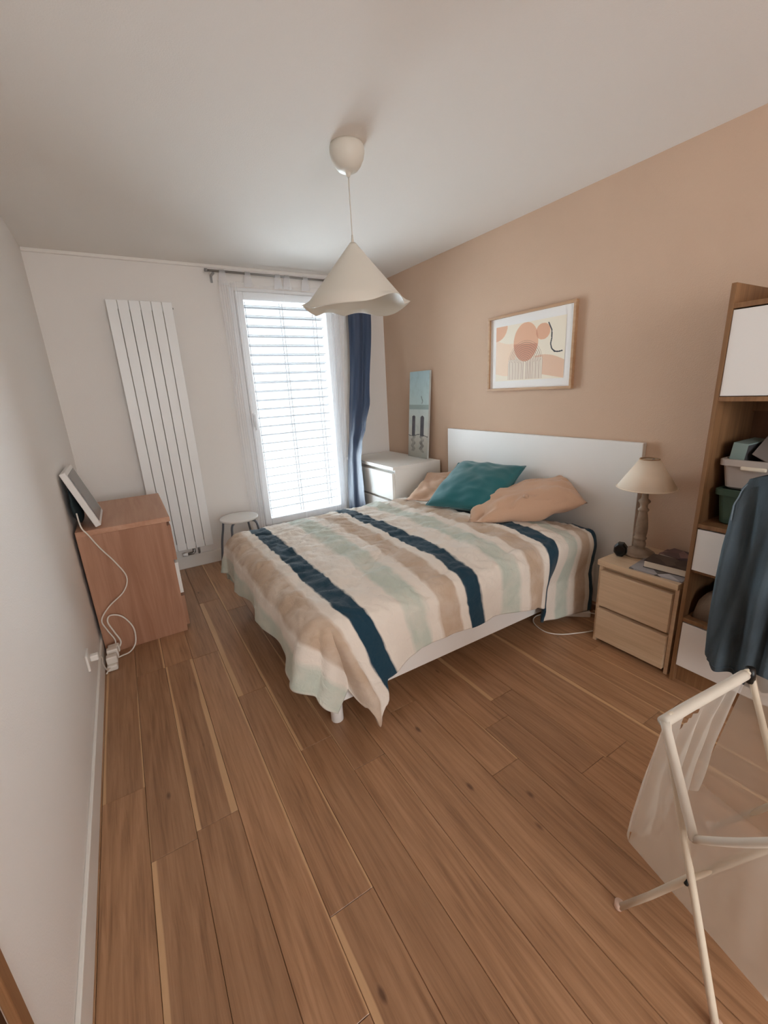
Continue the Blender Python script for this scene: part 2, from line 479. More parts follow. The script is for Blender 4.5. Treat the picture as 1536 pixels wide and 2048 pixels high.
bm.faces.new(list(reversed(t0)) + b0); bm.faces.new(t1 + list(reversed(b1)))
slat0 = obj('slat', bm, M_slat)
for i in range(25):
    s = slat0 if i == 0 else slat0.copy()
    if i: COL.objects.link(s)
    s.location = (1.432, BYC, 2.176 - 0.0788*i)
    s.rotation_euler = (-tilt, 0, 0)
    adopt(s, blind)
for x in (1.10, 1.43, 1.745):
    bm = NB()
    for dy in (-0.037, 0.037):
        tube(bm, [(x, BYC+dy, 2.26), (x, BYC+dy, 0.245)], 0.0022, 6)
    obj('ladder_cord', bm, M_slat, blind)
obj('bottom_rail', BX(1.037, 1.827, BYC-0.035, BYC+0.035, 0.226, 0.246, 0.004), M_slat, blind)
obj('head_rail', BX(1.0, 1.87, BYC-0.04, BYC+0.04, 2.235, 2.285, 0.004), mat('pale_head_rail', rgb(220, 205, 200), 0.5), blind)

# ------------------------------------------------------------------ curtain rod and curtains
RY, RZ = D-0.095, 2.376
rod = thing('curtain_rod', 'thin grey metal curtain rod above the window', 'curtain rod', (1.5, D, RZ))
obj('pole', TB([(0.79, RY, RZ), (2.33, RY, RZ)], 0.0095, 12), M_steel, rod, True)
for x in (0.785, 2.335):
    obj('end_cap', LT([(0.0, -0.012), (0.013, -0.010), (0.013, 0.010), (0.0, 0.012)], (0, 0, 0), 14), M_steel, rod, True).matrix_basis = Matrix.Translation((x, RY, RZ)) @ Matrix.Rotation(pi/2, 4, 'Y')
for x in (0.835, 2.26):
    bm = NB(); box(bm, x-0.009, x+0.009, RY-0.006, D, RZ-0.022, RZ-0.010, 0.002); box(bm, x-0.009, x+0.009, D-0.006, D, RZ-0.066, RZ-0.008, 0.002)
    obj('bracket', bm, M_steel, rod)

M_sheer = veil('sheer_white_voile', (0.93, 0.93, 0.95, 1), 0.13, translucent=0.04)
M_sheer_fold = veil('sheer_white_voile_doubled', (0.93, 0.93, 0.95, 1), 0.5)
def folds_y(x, x0, x1, seed, amp, freq):
    return amp*sin(freq*(x-x0)*2*pi + seed) + 0.5*amp*sin(freq*2.3*(x-x0)*2*pi + 2*seed)
def curtain(name, label, m, x0t, x1t, x0b, x1b, ztop, zbot, amp, freq, seed, tabs, tabw, tabm, nu=90, nv=30, scallop=0.02, gather=None, sag=0.0):
    c = thing(name, label, 'curtain', ((x0t+x1t)/2, RY, ztop))
    def fn(u, v):
        z = ztop + (zbot-ztop)*v
        uu = gather(u) if gather else u
        xt = x0t + (x1t-x0t)*uu; xb = x0b + (x1b-x0b)*uu
        k = v**0.85
        x = xt + (xb-xt)*k
        den = freq
        y = RY + (amp*(0.5+0.7*v))*(sin(2*pi*den*u + seed) + 0.35*sin(2*pi*den*2.37*u + 1.7*seed))*0.8 - sag*v
        y = min(y, D-0.020)
        if v == 0 or v < 0.03:
            z -= scallop*abs(sin(pi*u*(max(1, len(tabs)-1))))*(1-v/0.03)
        x += 0.012*sin(7*v + 9*u + seed)*v
        if gather:                       # folds lie back over each other where the cloth is bunched
            bunch = (1-min(1, u/0.55)) if gather(0.5) < 0.4 else (1-min(1, (1-u)/0.55))
            x += 0.016*min(1, bunch*3)*sin(2*pi*15*u + 2*v)
            y = min(y + 0.014*min(1, bunch*3)*cos(2*pi*15*u + 2*v), D-0.020)
        return (x, y, z)
    bm = NB(); grid(bm, fn, nu, nv)
    obj('cloth', bm, m, c, True)
    for u in tabs:
        x = x0t + (x1t-x0t)*u
        x = min(max(x, x0t+tabw*0.5), x1t-tabw*0.5)
        hw = tabw/2
        bm = NB(); pr = []
        prof = [(RY-0.004, ztop-0.035, 1.0), (RY-0.0125, RZ-0.012, 0.62), (RY-0.0125, RZ+0.006, 0.55), (RY, RZ+0.0135, 0.5), (RY+0.0125, RZ+0.006, 0.55), (RY+0.0125, RZ-0.012, 0.62), (RY+0.004, ztop-0.035, 1.0)]
        for y, z, k in prof:
            pr.append([bm.verts.new((x+hw*k*s, y, z)) for s in (-1, -0.33, 0.33, 1)])
        for a, b in zip(pr, pr[1:]):
            for q in range(3): bm.faces.new((a[q], a[q+1], b[q+1], b[q]))
        obj('tab', bm, tabm, c, True)
    return c
def left_gather(u):      # most of the width bunched at the left edge
    return 0.26*(u/0.5) if u < 0.5 else 0.26 + 0.74*((u-0.5)/0.5)
def right_gather(u): return 1-left_gather(1-u)
curtain('sheer_curtain', 'sheer white tab-top curtain over the window\'s left half, gathered at its left edge', M_sheer, 0.865, 1.385, 0.865, 1.375, 2.315, 0.03, 0.012, 10, 0.4,
        (0.03, 0.45, 0.97), 0.075, M_sheer_fold, gather=left_gather, nu=220)
curtain('sheer_curtain', 'sheer white tab-top curtain over the window\'s right half, beside the blue curtain', M_sheer, 1.39, 1.965, 1.385, 1.80, 2.315, 0.03, 0.012, 10, 1.3,
        (0.03, 0.35, 0.7, 0.97), 0.075, M_sheer_fold, gather=right_gather, nu=220)
M_blue = mat('blue_satin', rgb(54, 70, 98), 0.42, 0.1, 120, sheen=0.3)
blue = thing('blue_curtain', 'dark blue satin curtain bunched narrow at the window\'s right', 'curtain', (2.1, RY, 2.33))
def blue_fn(u, v):
    z = 2.33 + (0.03-2.33)*v
    zs = [0.0, 0.27, 0.55, 0.80, 0.95, 1.10, 1.33, 2.1, 2.4]
    xl = interp(z, [0.0, 0.3, 2.1, 2.4], [1.815, 1.835, 1.985, 1.99]); yl = RY-0.01
    xr = interp(z, zs, [1.862, 1.862, 1.862, 1.868, 1.90, 1.98, 2.08, 2.20, 2.235])
    yr = interp(z, zs, [3.44, 3.44, 3.46, 3.49, 3.50, 3.555, 3.64, 3.75, RY])
    dx, dy = xr-xl, yr-yl; ln = hypot(dx, dy); nx_, ny_ = -dy/ln, dx/ln
    f = 0.021*(0.6+0.5*v)*(0.8*sin(2*pi*1.6*u+1.2) + 0.3*sin(2*pi*3.3*u+v*3))
    if z < 1.0: f *= interp(z, [0.0, 0.85, 1.0], [0.5, 0.5, 1.0])
    x, y = xl+dx*u + nx_*f, yl+dy*u + ny_*f
    if z < 0.86: x = min(x, 1.878)
    return (x, min(y, D-0.022), z)
bm = NB(); grid(bm, blue_fn, 60, 60)
obj('cloth', bm, M_blue, blue, True)
for u in (0.08, 0.5, 0.92):
    p = blue_fn(u, 0)
    bm = NB(); pr = []
    for y, z, k in ((RY-0.004, 2.30, 1.0), (RY-0.0125, RZ-0.012, 0.62), (RY-0.0125, RZ+0.006, 0.55), (RY, RZ+0.0135, 0.5), (RY+0.0125, RZ+0.006, 0.55), (RY+0.0125, RZ-0.012, 0.62), (RY+0.004, 2.30, 1.0)):
        pr.append([bm.verts.new((p[0]+0.025*k*q, y, z)) for q in (-1, -0.33, 0.33, 1)])
    for a, b in zip(pr, pr[1:]):
        for q in range(3): bm.faces.new((a[q], a[q+1], b[q+1], b[q]))
    obj('tab', bm, M_blue, blue, True)

# ------------------------------------------------------------------ radiator
rad = thing('radiator', 'tall white vertical radiator of six flat panels on the back wall', 'radiator', (0.29, D, 0.19))
rx0, rx1 = 0.072, 0.508
pw = (rx1-rx0)/6
for i in range(6):
    obj('panel', BX(rx0+pw*i+0.0025, rx0+pw*(i+1)-0.0025, D-0.075, D-0.060, 0.19, 2.14, 0.003), M_radiator, rad)
for z in (0.225, 2.10):
    obj('header_pipe', BX(rx0+0.01, rx1-0.008, D-0.0605, D-0.028, z-0.022, z+0.022, 0.006), M_radiator, rad)
for z in (0.55, 1.8):
    obj('wall_bracket', BX(0.16, 0.20, D-0.061, D-0.0005, z-0.02, z+0.02, 0.002), M_radiator, rad)
    obj('wall_bracket', BX(0.38, 0.42, D-0.061, D-0.0005, z-0.02, z+0.02, 0.002), M_radiator, rad)
v = obj('valve', TB([(0.345, D-0.05, 0.205), (0.345, D-0.05, 0.15), (0.335, D-0.05, 0.142), (0.29, D-0.05, 0.142)], 0.011, 10), M_steel, rad, True)
obj('valve_knob', TB([(0.29, D-0.05, 0.142), (0.25, D-0.05, 0.142)], [0.017, 0.015], 14), M_pvc, v, True)
obj('valve_pipe', TB([(0.385, D-0.05, 0.205), (0.385, D-0.05, 0.14), (0.385, D-0.03, 0.128), (0.385, D-0.010, 0.126)], 0.009, 10), M_steel, rad, True)
obj('bleed_plug', TB([(rx1-0.012, D-0.045, 2.10), (rx1+0.006, D-0.045, 2.10)], 0.006, 10), M_steel, rad, True)

# ================================================================== FURNITURE
def drawer_unit(name, label, x0, x1, y0, y1, h, front, nd, mside, mtop, mfront, tops=0.03, over=0.022, plinth=0.03, gap=0.028, mids=None, dark=True):
    """chest with its back towards `wall` and its drawers on the `front` (+1 looks to +x, -1 to -x)"""
    t = thing(name, label, 'dresser' if nd == 3 else 'nightstand', ((x0+x1)/2, (y0+y1)/2, 0))
    fx, bx = (x1, x0) if front > 0 else (x0, x1)
    def B(xa, xb, *a, **k): return BX(min(xa, xb), max(xa, xb), *a, **k)
    fr = fx - front*over                                # front edge of the side panels
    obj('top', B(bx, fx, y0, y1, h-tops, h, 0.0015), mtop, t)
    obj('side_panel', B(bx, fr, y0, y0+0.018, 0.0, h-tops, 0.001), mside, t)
    obj('side_panel', B(bx, fr, y1-0.018, y1, 0.0, h-tops, 0.001), mside, t)
    obj('back_panel', B(bx, bx+front*0.006, y0+0.018, y1-0.018, plinth, h-tops), mside, t)
    obj('plinth', B(fr-front*0.05, fr-front*0.035, y0+0.018, y1-0.018, 0.0, plinth+0.02), M_dark if dark else mside, t)  # dark colour stands in for the shade below the drawers
    z0 = plinth; z1 = h-tops-gap
    dh = (z1-z0)/nd
    obj('inner_frame', B(fr-front*0.03, fr-front*0.022, y0+0.018, y1-0.018, z0, h-tops), mside, t)
    for i in range(nd):
        a = z0 + dh*i; b = a + dh - (gap*0.75 if i < nd-1 else 0)
        m = mfront[i] if isinstance(mfront, list) else mfront
        d = thing_part('drawer', t)
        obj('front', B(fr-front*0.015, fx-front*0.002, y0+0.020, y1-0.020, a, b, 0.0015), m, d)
        obj('drawer_box', B(bx+front*0.04, fr-front*0.035, y0+0.03, y1-0.03, a+0.02, b-0.02), mside, d)
    return t
def thing_part(name, parent):
    o = bpy.data.objects.new(name, None); COL.objects.link(o); o.empty_display_size = 0.03
    o.location = parent.location
    adopt(o, parent)
    return o

drawer_unit('oak_dresser', 'reddish oak chest of drawers against the left wall, end panel facing out', -0.322, 0.148, 2.764, 3.57, 0.762, +1, 3,
            M_oak_red, M_oak_red_top, [M_oak_red, M_white_foil, M_oak_red])
drawer_unit('white_dresser', 'white chest of drawers in the far corner behind the bed', 1.895, 2.405, 3.0, 3.865, 0.787, -1, 3, M_white_foil, M_white_foil, M_white_foil, dark=False)
drawer_unit('oak_nightstand', 'light oak two-drawer nightstand between bed and tall shelf', 2.045, W-0.002, 0.828, 1.222, 0.494, -1, 2, M_oak_light, M_oak_light, M_oak_light)

# ------------------------------------------------------------------ bed
bed = thing('bed', 'white double bed frame with wide flat headboard on the tan wall', 'bed', (1.45, 2.14, 0))
BXF, BXH, BY0, BY1 = 0.535, 2.385, 1.44, 2.84
obj('headboard', BX(W-0.034, W-0.001, 1.237, 2.878, 0.04, 1.075, 0.003), M_white_lac, bed)
for y in (BY0, BY1-0.02):
    obj('side_rail', BX(BXF, BXH, y, y+0.02, 0.135, 0.325, 0.003), M_white_lac, bed)
obj('foot_rail', BX(BXF-0.02, BXF, BY0, BY1, 0.135, 0.325, 0.003), M_white_lac, bed)
obj('slat_base', BX(BXF, BXH, BY0+0.02, BY1-0.02, 0.25, 0.275), M_white_lac, bed)
for x in (0.59, 2.30):
    for y in (BY0+0.062, BY1-0.07):
        obj('leg', LT([(0.0, 0), (0.025, 0.0), (0.028, 0.004), (0.028, 0.25), (0.0, 0.25)], (x, y, 0), 18), M_white_lac, bed, True)
M_navy = mat('navy_cotton', rgb(30, 42, 58), 0.85, 0.15, 250)
tag(obj('mattress', BX(0.55, W-0.045, 1.465, 2.815, 0.277, 0.505, 0.05, 4), M_navy, None, True),
    'mattress in a dark navy fitted sheet under the striped duvet', 'mattress')

# duvet -----------------------------------------------------------------
def duvet_material():
    m = bpy.data.materials.new('striped_cotton'); m.use_nodes = True
    nt = m.node_tree; N = nt.nodes; L = nt.links; b = N['Principled BSDF']
    b.inputs['Roughness'].default_value = 0.9; b.inputs['Specular IOR Level'].default_value = 0.12
    b.inputs['Sheen Weight'].default_value = 0.15
    uv = N.new('ShaderNodeUVMap'); uv.uv_map = 'UVMap'
    sp = N.new('ShaderNodeSeparateXYZ'); L.new(uv.outputs[0], sp.inputs[0])
    mp = N.new('ShaderNodeMapping'); mp.inputs['Scale'].default_value = (40, 4, 1); L.new(uv.outputs[0], mp.inputs['Vector'])
    n = N.new('ShaderNodeTexNoise'); n.inputs['Scale'].default_value = 1; n.inputs['Detail'].default_value = 5; L.new(mp.outputs[0], n.inputs['Vector'])
    mpb = N.new('ShaderNodeMapping'); mpb.inputs['Scale'].default_value = (3, 7, 1); L.new(uv.outputs[0], mpb.inputs['Vector'])
    nb = N.new('ShaderNodeTexNoise'); nb.inputs['Scale'].default_value = 1; nb.inputs['Detail'].default_value = 3; L.new(mpb.outputs[0], nb.inputs['Vector'])
    w1 = N.new('ShaderNodeMath'); w1.operation = 'MULTIPLY_ADD'; w1.inputs[1].default_value = 0.026; L.new(n.outputs['Fac'], w1.inputs[0]); L.new(sp.outputs['X'], w1.inputs[2])
    w2 = N.new('ShaderNodeMath'); w2.operation = 'MULTIPLY_ADD'; w2.inputs[1].default_value = 0.03; L.new(nb.outputs['Fac'], w2.inputs[0]); L.new(w1.outputs[0], w2.inputs[2])
    # phase within one repeat of the pattern (0.635 m), dark stripe at phase 0
    ph = N.new('ShaderNodeMath'); ph.operation = 'SUBTRACT'; ph.inputs[1].default_value = 0.66 + 0.028 - 0.055 - 0.635; L.new(w2.outputs[0], ph.inputs[0])
    dv = N.new('ShaderNodeMath'); dv.operation = 'DIVIDE'; dv.inputs[1].default_value = 0.640; L.new(ph.outputs[0], dv.inputs[0])
    fr = N.new('ShaderNodeMath'); fr.operation = 'FRACT'; L.new(dv.outputs[0], fr.inputs[0])
    cream, sage, tan, navy = rgb(228, 219, 208), rgb(192, 200, 188), rgb(190, 167, 145), rgb(34, 62, 78)
    r = N.new('ShaderNodeValToRGB'); cr = r.color_ramp; cr.interpolation = 'LINEAR'
    P = 0.640
    stops = [(0.0, cream), (0.008, navy), (0.098, navy), (0.112, cream), (0.255, cream), (0.285, sage), (0.385, sage), (0.415, cream),
             (0.460, cream), (0.480, tan), (0.580, tan), (0.600, cream)]
    while len(cr.elements) > 1: cr.elements.remove(cr.elements[-1])
    cr.elements[0].position = 0; cr.elements[0].color = cream
    for p, c in stops[1:]:
        e = cr.elements.new(p/P); e.color = c
    L.new(fr.outputs[0], r.inputs['Fac'])
    # faded watercolour look
    n3 = N.new('ShaderNodeTexNoise'); n3.inputs['Scale'].default_value = 7; n3.inputs['Detail'].default_value = 5; L.new(uv.outputs[0], n3.inputs['Vector'])
    mr = N.new('ShaderNodeMapRange'); mr.inputs['From Min'].default_value = 0.42; mr.inputs['From Max'].default_value = 0.75; mr.inputs['To Max'].default_value = 0.55
    L.new(n3.outputs['Fac'], mr.inputs['Value'])
    bw = N.new('ShaderNodeRGBToBW'); L.new(r.outputs['Color'], bw.inputs[0])
    gt = N.new('ShaderNodeMath'); gt.operation = 'GREATER_THAN'; gt.inputs[1].default_value = 0.25; L.new(bw.outputs[0], gt.inputs[0])
    ml = N.new('ShaderNodeMath'); ml.operation = 'MULTIPLY'; L.new(gt.outputs[0], ml.inputs[0]); L.new(mr.outputs[0], ml.inputs[1])
    mx = N.new('ShaderNodeMix'); mx.data_type = 'RGBA'; L.new(ml.outputs[0], mx.inputs[0]); L.new(r.outputs['Color'], mx.inputs[6]); mx.inputs[7].default_value = cream
    L.new(mx.outputs[2], b.inputs['Base Color'])
    nw = N.new('ShaderNodeTexNoise'); nw.inputs['Scale'].default_value = 26; nw.inputs['Detail'].default_value = 4; nw.inputs['Distortion'].default_value = 1.2; L.new(uv.outputs[0], nw.inputs['Vector'])
    bp = N.new('ShaderNodeBump'); bp.inputs['Strength'].default_value = 0.35; bp.inputs['Distance'].default_value = 0.012
    L.new(nw.outputs['Fac'], bp.inputs['Height']); L.new(bp.outputs[0], b.inputs['Normal'])
    return m

XE, YN, YFAR, RC = 0.555, 1.495, 2.83, 0.10      # where the cloth leaves the flat top
SHEAD = 2.30
def wr(p, s): return noise.noise(Vector(p)*s)
def ridged(x, y, z): return 1-abs(noise.noise(Vector((x, y, z))))*2
def near_len(s):
    return interp(s, [0.38, 0.47, 0.545, 0.595, 0.65, 1.17, 1.36, 1.78, 1.90, 1.97, 2.10, 2.30], [0.34, 0.455, 0.565, 0.48, 0.355, 0.285, 0.305, 0.335, 0.37, 0.50, 0.54, 0.555])
def foot_len(t):
    return interp(t, [1.3, 1.55, 1.79, 2.0, 2.14, 2.3, 2.45, 2.6, 2.74, 2.86, 3.0], [0.315, 0.315, 0.275, 0.285, 0.305, 0.285, 0.30, 0.32, 0.34, 0.29, 0.26])
def duvet_pt(s, t):
    a = max(0.0, XE - s)
    bn = max(0.0, YN - t); bf = max(0.0, t - YFAR)
    b = bn if bn > 0 else bf
    sgn = -1 if bn > 0 else 1
    xs, ys = max(s, XE), min(max(t, YN), YFAR)
    # plump top
    u = (xs-XE)/(SHEAD-XE); v = (ys-YN)/(YFAR-YN)
    puff = (max(0.0, 1-(2*u-1)**6))*(max(0.0, 1-(2*v-1)**4))
    zt = 0.532 + 0.035*puff
    # wrinkles: soft pulls across the bed plus small creases
    w = 0.014*noise.noise(Vector((s*2.2+3, t*3.2, 1.7))) + 0.012*noise.noise(Vector((s*5.5+t*3.0, t*7-s*4.0, 4.1)))
    w += 0.010*max(0, ridged(s*3.5+t*7, t*2.5-s*3.0, 9.3))**2 + 0.008*max(0, ridged(s*7-t*4, t*11+s*7, 2.2))**2 + 0.005*max(0, ridged(s*16+t*9, t*14-s*12, 6.2))**2 - 0.006
    d = hypot(a, b)
    if d < 1e-6:
        return Vector((s, t, zt + w))
    if d < RC*pi/2:
        out, dz = RC*sin(d/RC), RC*(1-cos(d/RC))
    else:
        e = d - RC*pi/2
        out, dz = RC + 0.10*e, RC + e*0.985
    ca, cb = a/d, b/d
    # hanging folds
    h = min(1.0, max(0.0, (d-0.06)/0.25))
    fold = 0.020*h*sin(13*t*ca + 11*s*cb + 0.8) + 0.012*h*noise.noise(Vector((s*7, t*7, 5.0)))
    if a > 0 and b > 0: fold += 0.025*h*sin(4*math.atan2(b, a)+0.4)
    out += fold + w*(1-h)*0.3 + 0.004*wr((s, t, 3), 16)*h
    x = xs - ca*out; y = ys + sgn*cb*out; z = zt - dz + w*(1-h)
    if bn > 0:                                      # the near side is tugged towards the foot corner / the head
        x += cb*min(b, 0.45)*interp(s, [0.3, 0.62, 0.85, 1.1, 1.3, 1.6, 1.95, 2.3], [0.30, 0.36, 0.22, 0.06, 0.0, -0.10, -0.28, -0.02])
        if s > 1.9: y += 0.05*interp(s, [1.9, 2.0], [0, 1])*h   # tucked back below the hem step
    z = max(z, 0.012)
    return Vector((x, y, z))
bm = NB()
NS, NT = 230, 200
def duvet_st(u, v):
    # v across the bed: near hang, top, far hang
    tn = YN - 0.5; 
    if v < 0.26: t_edge = ('n', 1 - v/0.26)
    elif v > 0.84: t_edge = ('f', (v-0.84)/0.16)
    else: t_edge = ('m', (v-0.26)/0.58)
    tt = YN if t_edge[0] == 'n' else (YFAR if t_edge[0] == 'f' else YN + (YFAR-YN)*t_edge[1])
    if u < 0.22: s = XE - foot_len(tt)*(1-u/0.22)
    else: s = XE + (SHEAD - 0.10*sin(pi*min(1, max(0, (tt-YN)/(YFAR-YN)))) - XE)*((u-0.22)/0.78)
    if t_edge[0] == 'n': t = YN - near_len(s)*t_edge[1]
    elif t_edge[0] == 'f': t = YFAR + 0.34*t_edge[1]
    else: t = tt
    return s, t
def duvet_uv(u, v):
    s, t = duvet_st(u, v)
    return (s if s < 1.98 else 1.98 + (s-1.98)*1.9, t)
grid(bm, lambda u, v: duvet_pt(*duvet_st(u, v)), NS, NT, duvet_uv)
duvet = obj('duvet', bm, duvet_material(), None, True)
tag(duvet, 'crumpled duvet with cream, sage, tan and navy painted stripes spread over the bed', 'duvet')
solidify(duvet, 0.016, 1.0)

# pillows ---------------------------------------------------------------
def cushion_mesh(hu, hv, th, seed, n=34, pinch=0.10, crease=0.012, power=2.4):
    bm = NB()
    def side(sg):
        def fn(u, v):
            a, b = 2*u-1, 2*v-1
            k = (1-abs(a)**power)*(1-abs(b)**power)
            k = max(0.0, k)**0.55
            # edges bow in slightly between the corners
            x = a*hu*(1-pinch*(1-b*b)*abs(a)**3*0.6 - 0.0)
            y = b*hv*(1-pinch*(1-a*a)*abs(b)**3*0.6)
            c = crease*(noise.noise(Vector((a*2.3+seed, b*2.3, seed))) + 0.6*ridged(a*3.2+b*1.5+seed, b*3.2-a, seed*1.3)-0.3)
            edge = min(1-abs(a), 1-abs(b))
            rad = math.atan2(b, a)
            c += crease*0.8*sin(rad*9+seed)*max(0, hypot(a, b)-0.45)*min(1, edge*5)
            z = sg*(th*k + (c if k > 0.02 else 0)*min(1, k*2)) + 0.014*noise.noise(Vector((a*1.2, b*1.2, seed*3)))
            return (x, y, z)
        return fn
    grid(bm, side(1), n, n)
    bm2 = NB(); grid(bm2, side(-1), n, n)
    for f in bm2.faces: f.normal_flip()
    merge(bm, bm2)
    bmesh.ops.remove_doubles(bm, verts=bm.verts, dist=0.0006)
    return bm
def place(o, c, e1, e2):
    """put a cushion at c with its u axis along e1 and its v axis along e2"""
    e1 = Vector(e1).normalized(); n = e1.cross(Vector(e2)).normalized(); e2 = n.cross(e1)
    M = Matrix((e1, e2, n)).transposed().to_4x4(); M.translation = Vector(c)
    o.matrix_basis = M
def piping_pts(hu, hv, pinch, seed):
    pts = []
    for k in range(4):
        for i in range(14):
            q = -1 + 2*i/14
            a, b = [(q, -1), (1, q), (-q, 1), (-1, -q)][k]
            pts.append((a*hu*(1-pinch*(1-b*b)*abs(a)**3*0.6), b*hv*(1-pinch*(1-a*a)*abs(b)**3*0.6), 0.014*noise.noise(Vector((a*1.2, b*1.2, seed*3)))))
    return pts
def pillow(name, label, hu, hv, th, seed, m, c, e1, e2, crease=0.012, knot=False, pinch=0.1, piped=False):
    o = obj(name, cushion_mesh(hu, hv, th, seed, crease=crease, pinch=pinch), m, None, True)
    tag(o, label, 'pillow' if 'pillow' in name else 'cushion')
    place(o, c, e1, e2)
    Mi = o.matrix_basis.inverted()
    for vtx in o.data.vertices:          # pressed against the headboard and on the duvet
        p = o.matrix_basis @ vtx.co
        if p.x > 2.37: p.x = 2.37 + 0.018*(1-exp(-(p.x-2.37)/0.05))
        floor_z = duvet_pt(min(p.x, 2.28), p.y).z + 0.022
        if p.z < floor_z: p.z = floor_z - 0.004*(1-exp(-(floor_z-p.z)/0.05))
        vtx.co = Mi @ p
    if piped:
        p = obj('piping', TB(piping_pts(hu, hv, pinch, seed), 0.0045, 6, closed=True), m, None, True); p.parent = o
    if knot:
        k = knot
        bm = NB(); lathe(bm, [(0.0, -0.018), (0.012, -0.012), (0.017, 0.0), (0.010, 0.012), (0.015, 0.026), (0.0, 0.032)], (0, 0, 0), 12)
        q = obj('corner_knot', bm, m, None, True); q.parent = o; q.location = k; q.rotation_euler = (0.9, 0.5, 0)
    return o
M_beige = mat('beige_linen', rgb(200, 164, 138), 0.9, 0.3, 160, sheen=0.15)
M_teal = mat('teal_velvet', rgb(18, 98, 104), 0.75, 0.15, 200, sheen=0.35)
pillow('beige_pillow', 'beige linen pillow with a knotted corner, nearest the bedside lamp', 0.36, 0.19, 0.10, 2.0, M_beige, (2.135, 1.83, 0.675), (0.50, -0.50, 0.20), (0.60, 0.50, 0.24), 0.026, knot=(0.03, -0.11, 0.094))
pillow('beige_pillow', 'beige linen pillow behind the teal cushion, beside the white corner dresser', 0.33, 0.25, 0.075, 5.0, M_beige, (2.14, 2.53, 0.625), (0.30, -0.62, 0.02), (0.60, 0.25, 0.26), 0.022)
pillow('teal_cushion', 'teal velvet cushion lying on top of the two beige pillows', 0.275, 0.255, 0.10, 7.0, M_teal, (2.078, 2.20, 0.730), (0.165, -0.53, 0.012), (0.435, 0.065, 0.225), 0.010, piped=True)

# ------------------------------------------------------------------ art on the tan wall
def colour_grid(name, m, nu, nv, place_fn, col_fn, parent=None):
    """a printed sheet: each little facet carries the printed colour"""
    verts = []; faces = []
    for j in range(nv+1):
        for i in range(nu+1): verts.append(place_fn(i/nu, j/nv))
    for j in range(nv):
        for i in range(nu):
            a = j*(nu+1)+i; faces.append((a, a+nu+1, a+nu+2, a+1))
    me = bpy.data.meshes.new(name); me.from_pydata(verts, [], faces)
    ca = me.color_attributes.new('ink', 'FLOAT_COLOR', 'POINT')
    for j in range(nv+1):
        for i in range(nu+1):
            ca.data[j*(nu+1)+i].color = col_fn(i/nu, j/nv)
    me.materials.append(m)
    o = bpy.data.objects.new(name, me); COL.objects.link(o)
    if parent is not None: adopt(o, parent)
    return o
def mixc(a, b, t): return tuple(a[i]+(b[i]-a[i])*t for i in range(4))
def seg_dist(p, pts):
    best = 9
    for a, b in zip(pts, pts[1:]):
        ax, ay = a; bx, by = b
        dx, dy = bx-ax, by-ay
        t = max(0, min(1, ((p[0]-ax)*dx+(p[1]-ay)*dy)/(dx*dx+dy*dy)))
        best = min(best, hypot(p[0]-ax-t*dx, p[1]-ay-t*dy))
    return best
AY0, AY1, AZ0, AZ1 = 2.424, 1.713, 1.372, 1.877      # left edge, right edge, bottom, top
art = thing('framed_art', 'abstract peach print with arches in a slim oak frame above the bed', 'picture', (W, 2.07, AZ0))
fw, fd = 0.017, 0.026
M_frame = wood('frame_oak', rgb(176, 138, 104), rgb(196, 160, 126), 1, 40)
for (a, b, c, d_) in ((AY1, AY0, AZ1-fw, AZ1), (AY1, AY0, AZ0, AZ0+fw), (AY0-fw, AY0, AZ0+fw, AZ1-fw), (AY1, AY1+fw, AZ0+fw, AZ1-fw)):
    obj('frame_bar', BX(W-fd, W, a, b, c, d_, 0.0015), M_frame, art)
PX = W-0.010
obj('mat_board', BX(PX, W-0.001, AY1+fw, AY0-fw, AZ0+fw, AZ1-fw), mat('mat_board_white', rgb(240, 236, 232), 0.8), art)
C_bg, C_peach, C_peach2, C_circ, C_circ2, C_line, C_dark, C_pale = rgb(240, 228, 208), rgb(240, 212, 186), rgb(228, 190, 162), rgb(226, 176, 144), rgb(210, 150, 122), rgb(160, 124, 104), rgb(58, 58, 62), rgb(236, 222, 204)
SQ = [(0.775, 0.075), (0.82, 0.20), (0.825, 0.33), (0.812, 0.42), (0.83, 0.50), (0.87, 0.555), (0.92, 0.565), (0.965, 0.555)]
def art_col(u, v):
    # u left->right, v top->bottom; sheet is 1.42 : 1
    X = u*1.42
    c = C_bg
    if (v > 0.235+0.10*sin(u*6) and u < 0.32 and v < 0.86 + 0.05*sin(u*8)): c = C_peach
    hl = 0.60 + 0.10*((u-0.62)/0.38)
    if u > 0.60 and v > hl-0.05*sin((u-0.6)*8) and v < 0.90 + 0.10*(u-0.65)/0.35: c = C_peach2
    if hypot(X-0.0, (v-0.0)*1.0) < 0.26 and True: c = C_circ
    inside = hypot((X-0.66)/0.255, (v-0.335)/0.335) < 1
    if inside: c = C_circ if v < 0.36+0.1*(u-0.4) else C_circ2
    if hypot(X-1.0, v-0.20) < 0.135: c = mixc(C_circ, C_circ2, 0.2) if not inside else C_circ2
    # nested arches
    cx, cy = 0.655, 0.70
    dx = X-cx
    if v <= cy: rr = hypot(dx, (v-cy)*0.92)
    else: rr = abs(dx)
    if rr < 0.36 and v < 0.985 and v > 0.3:
        if not inside: c = C_pale if v > 0.62 else c
        k = (rr/0.36)*11
        if abs(k-round(k)) < 0.16 and rr > 0.02: c = mixc(c, C_line, 0.85)
    if seg_dist((u*1.42, v), [(a*1.42, b) for a, b in SQ]) < 0.011: c = C_dark
    return c
mg = 0.052
ya, yb, za, zb = AY0-fw-mg, AY1+fw+mg, AZ1-fw-0.055, AZ0+fw+0.05
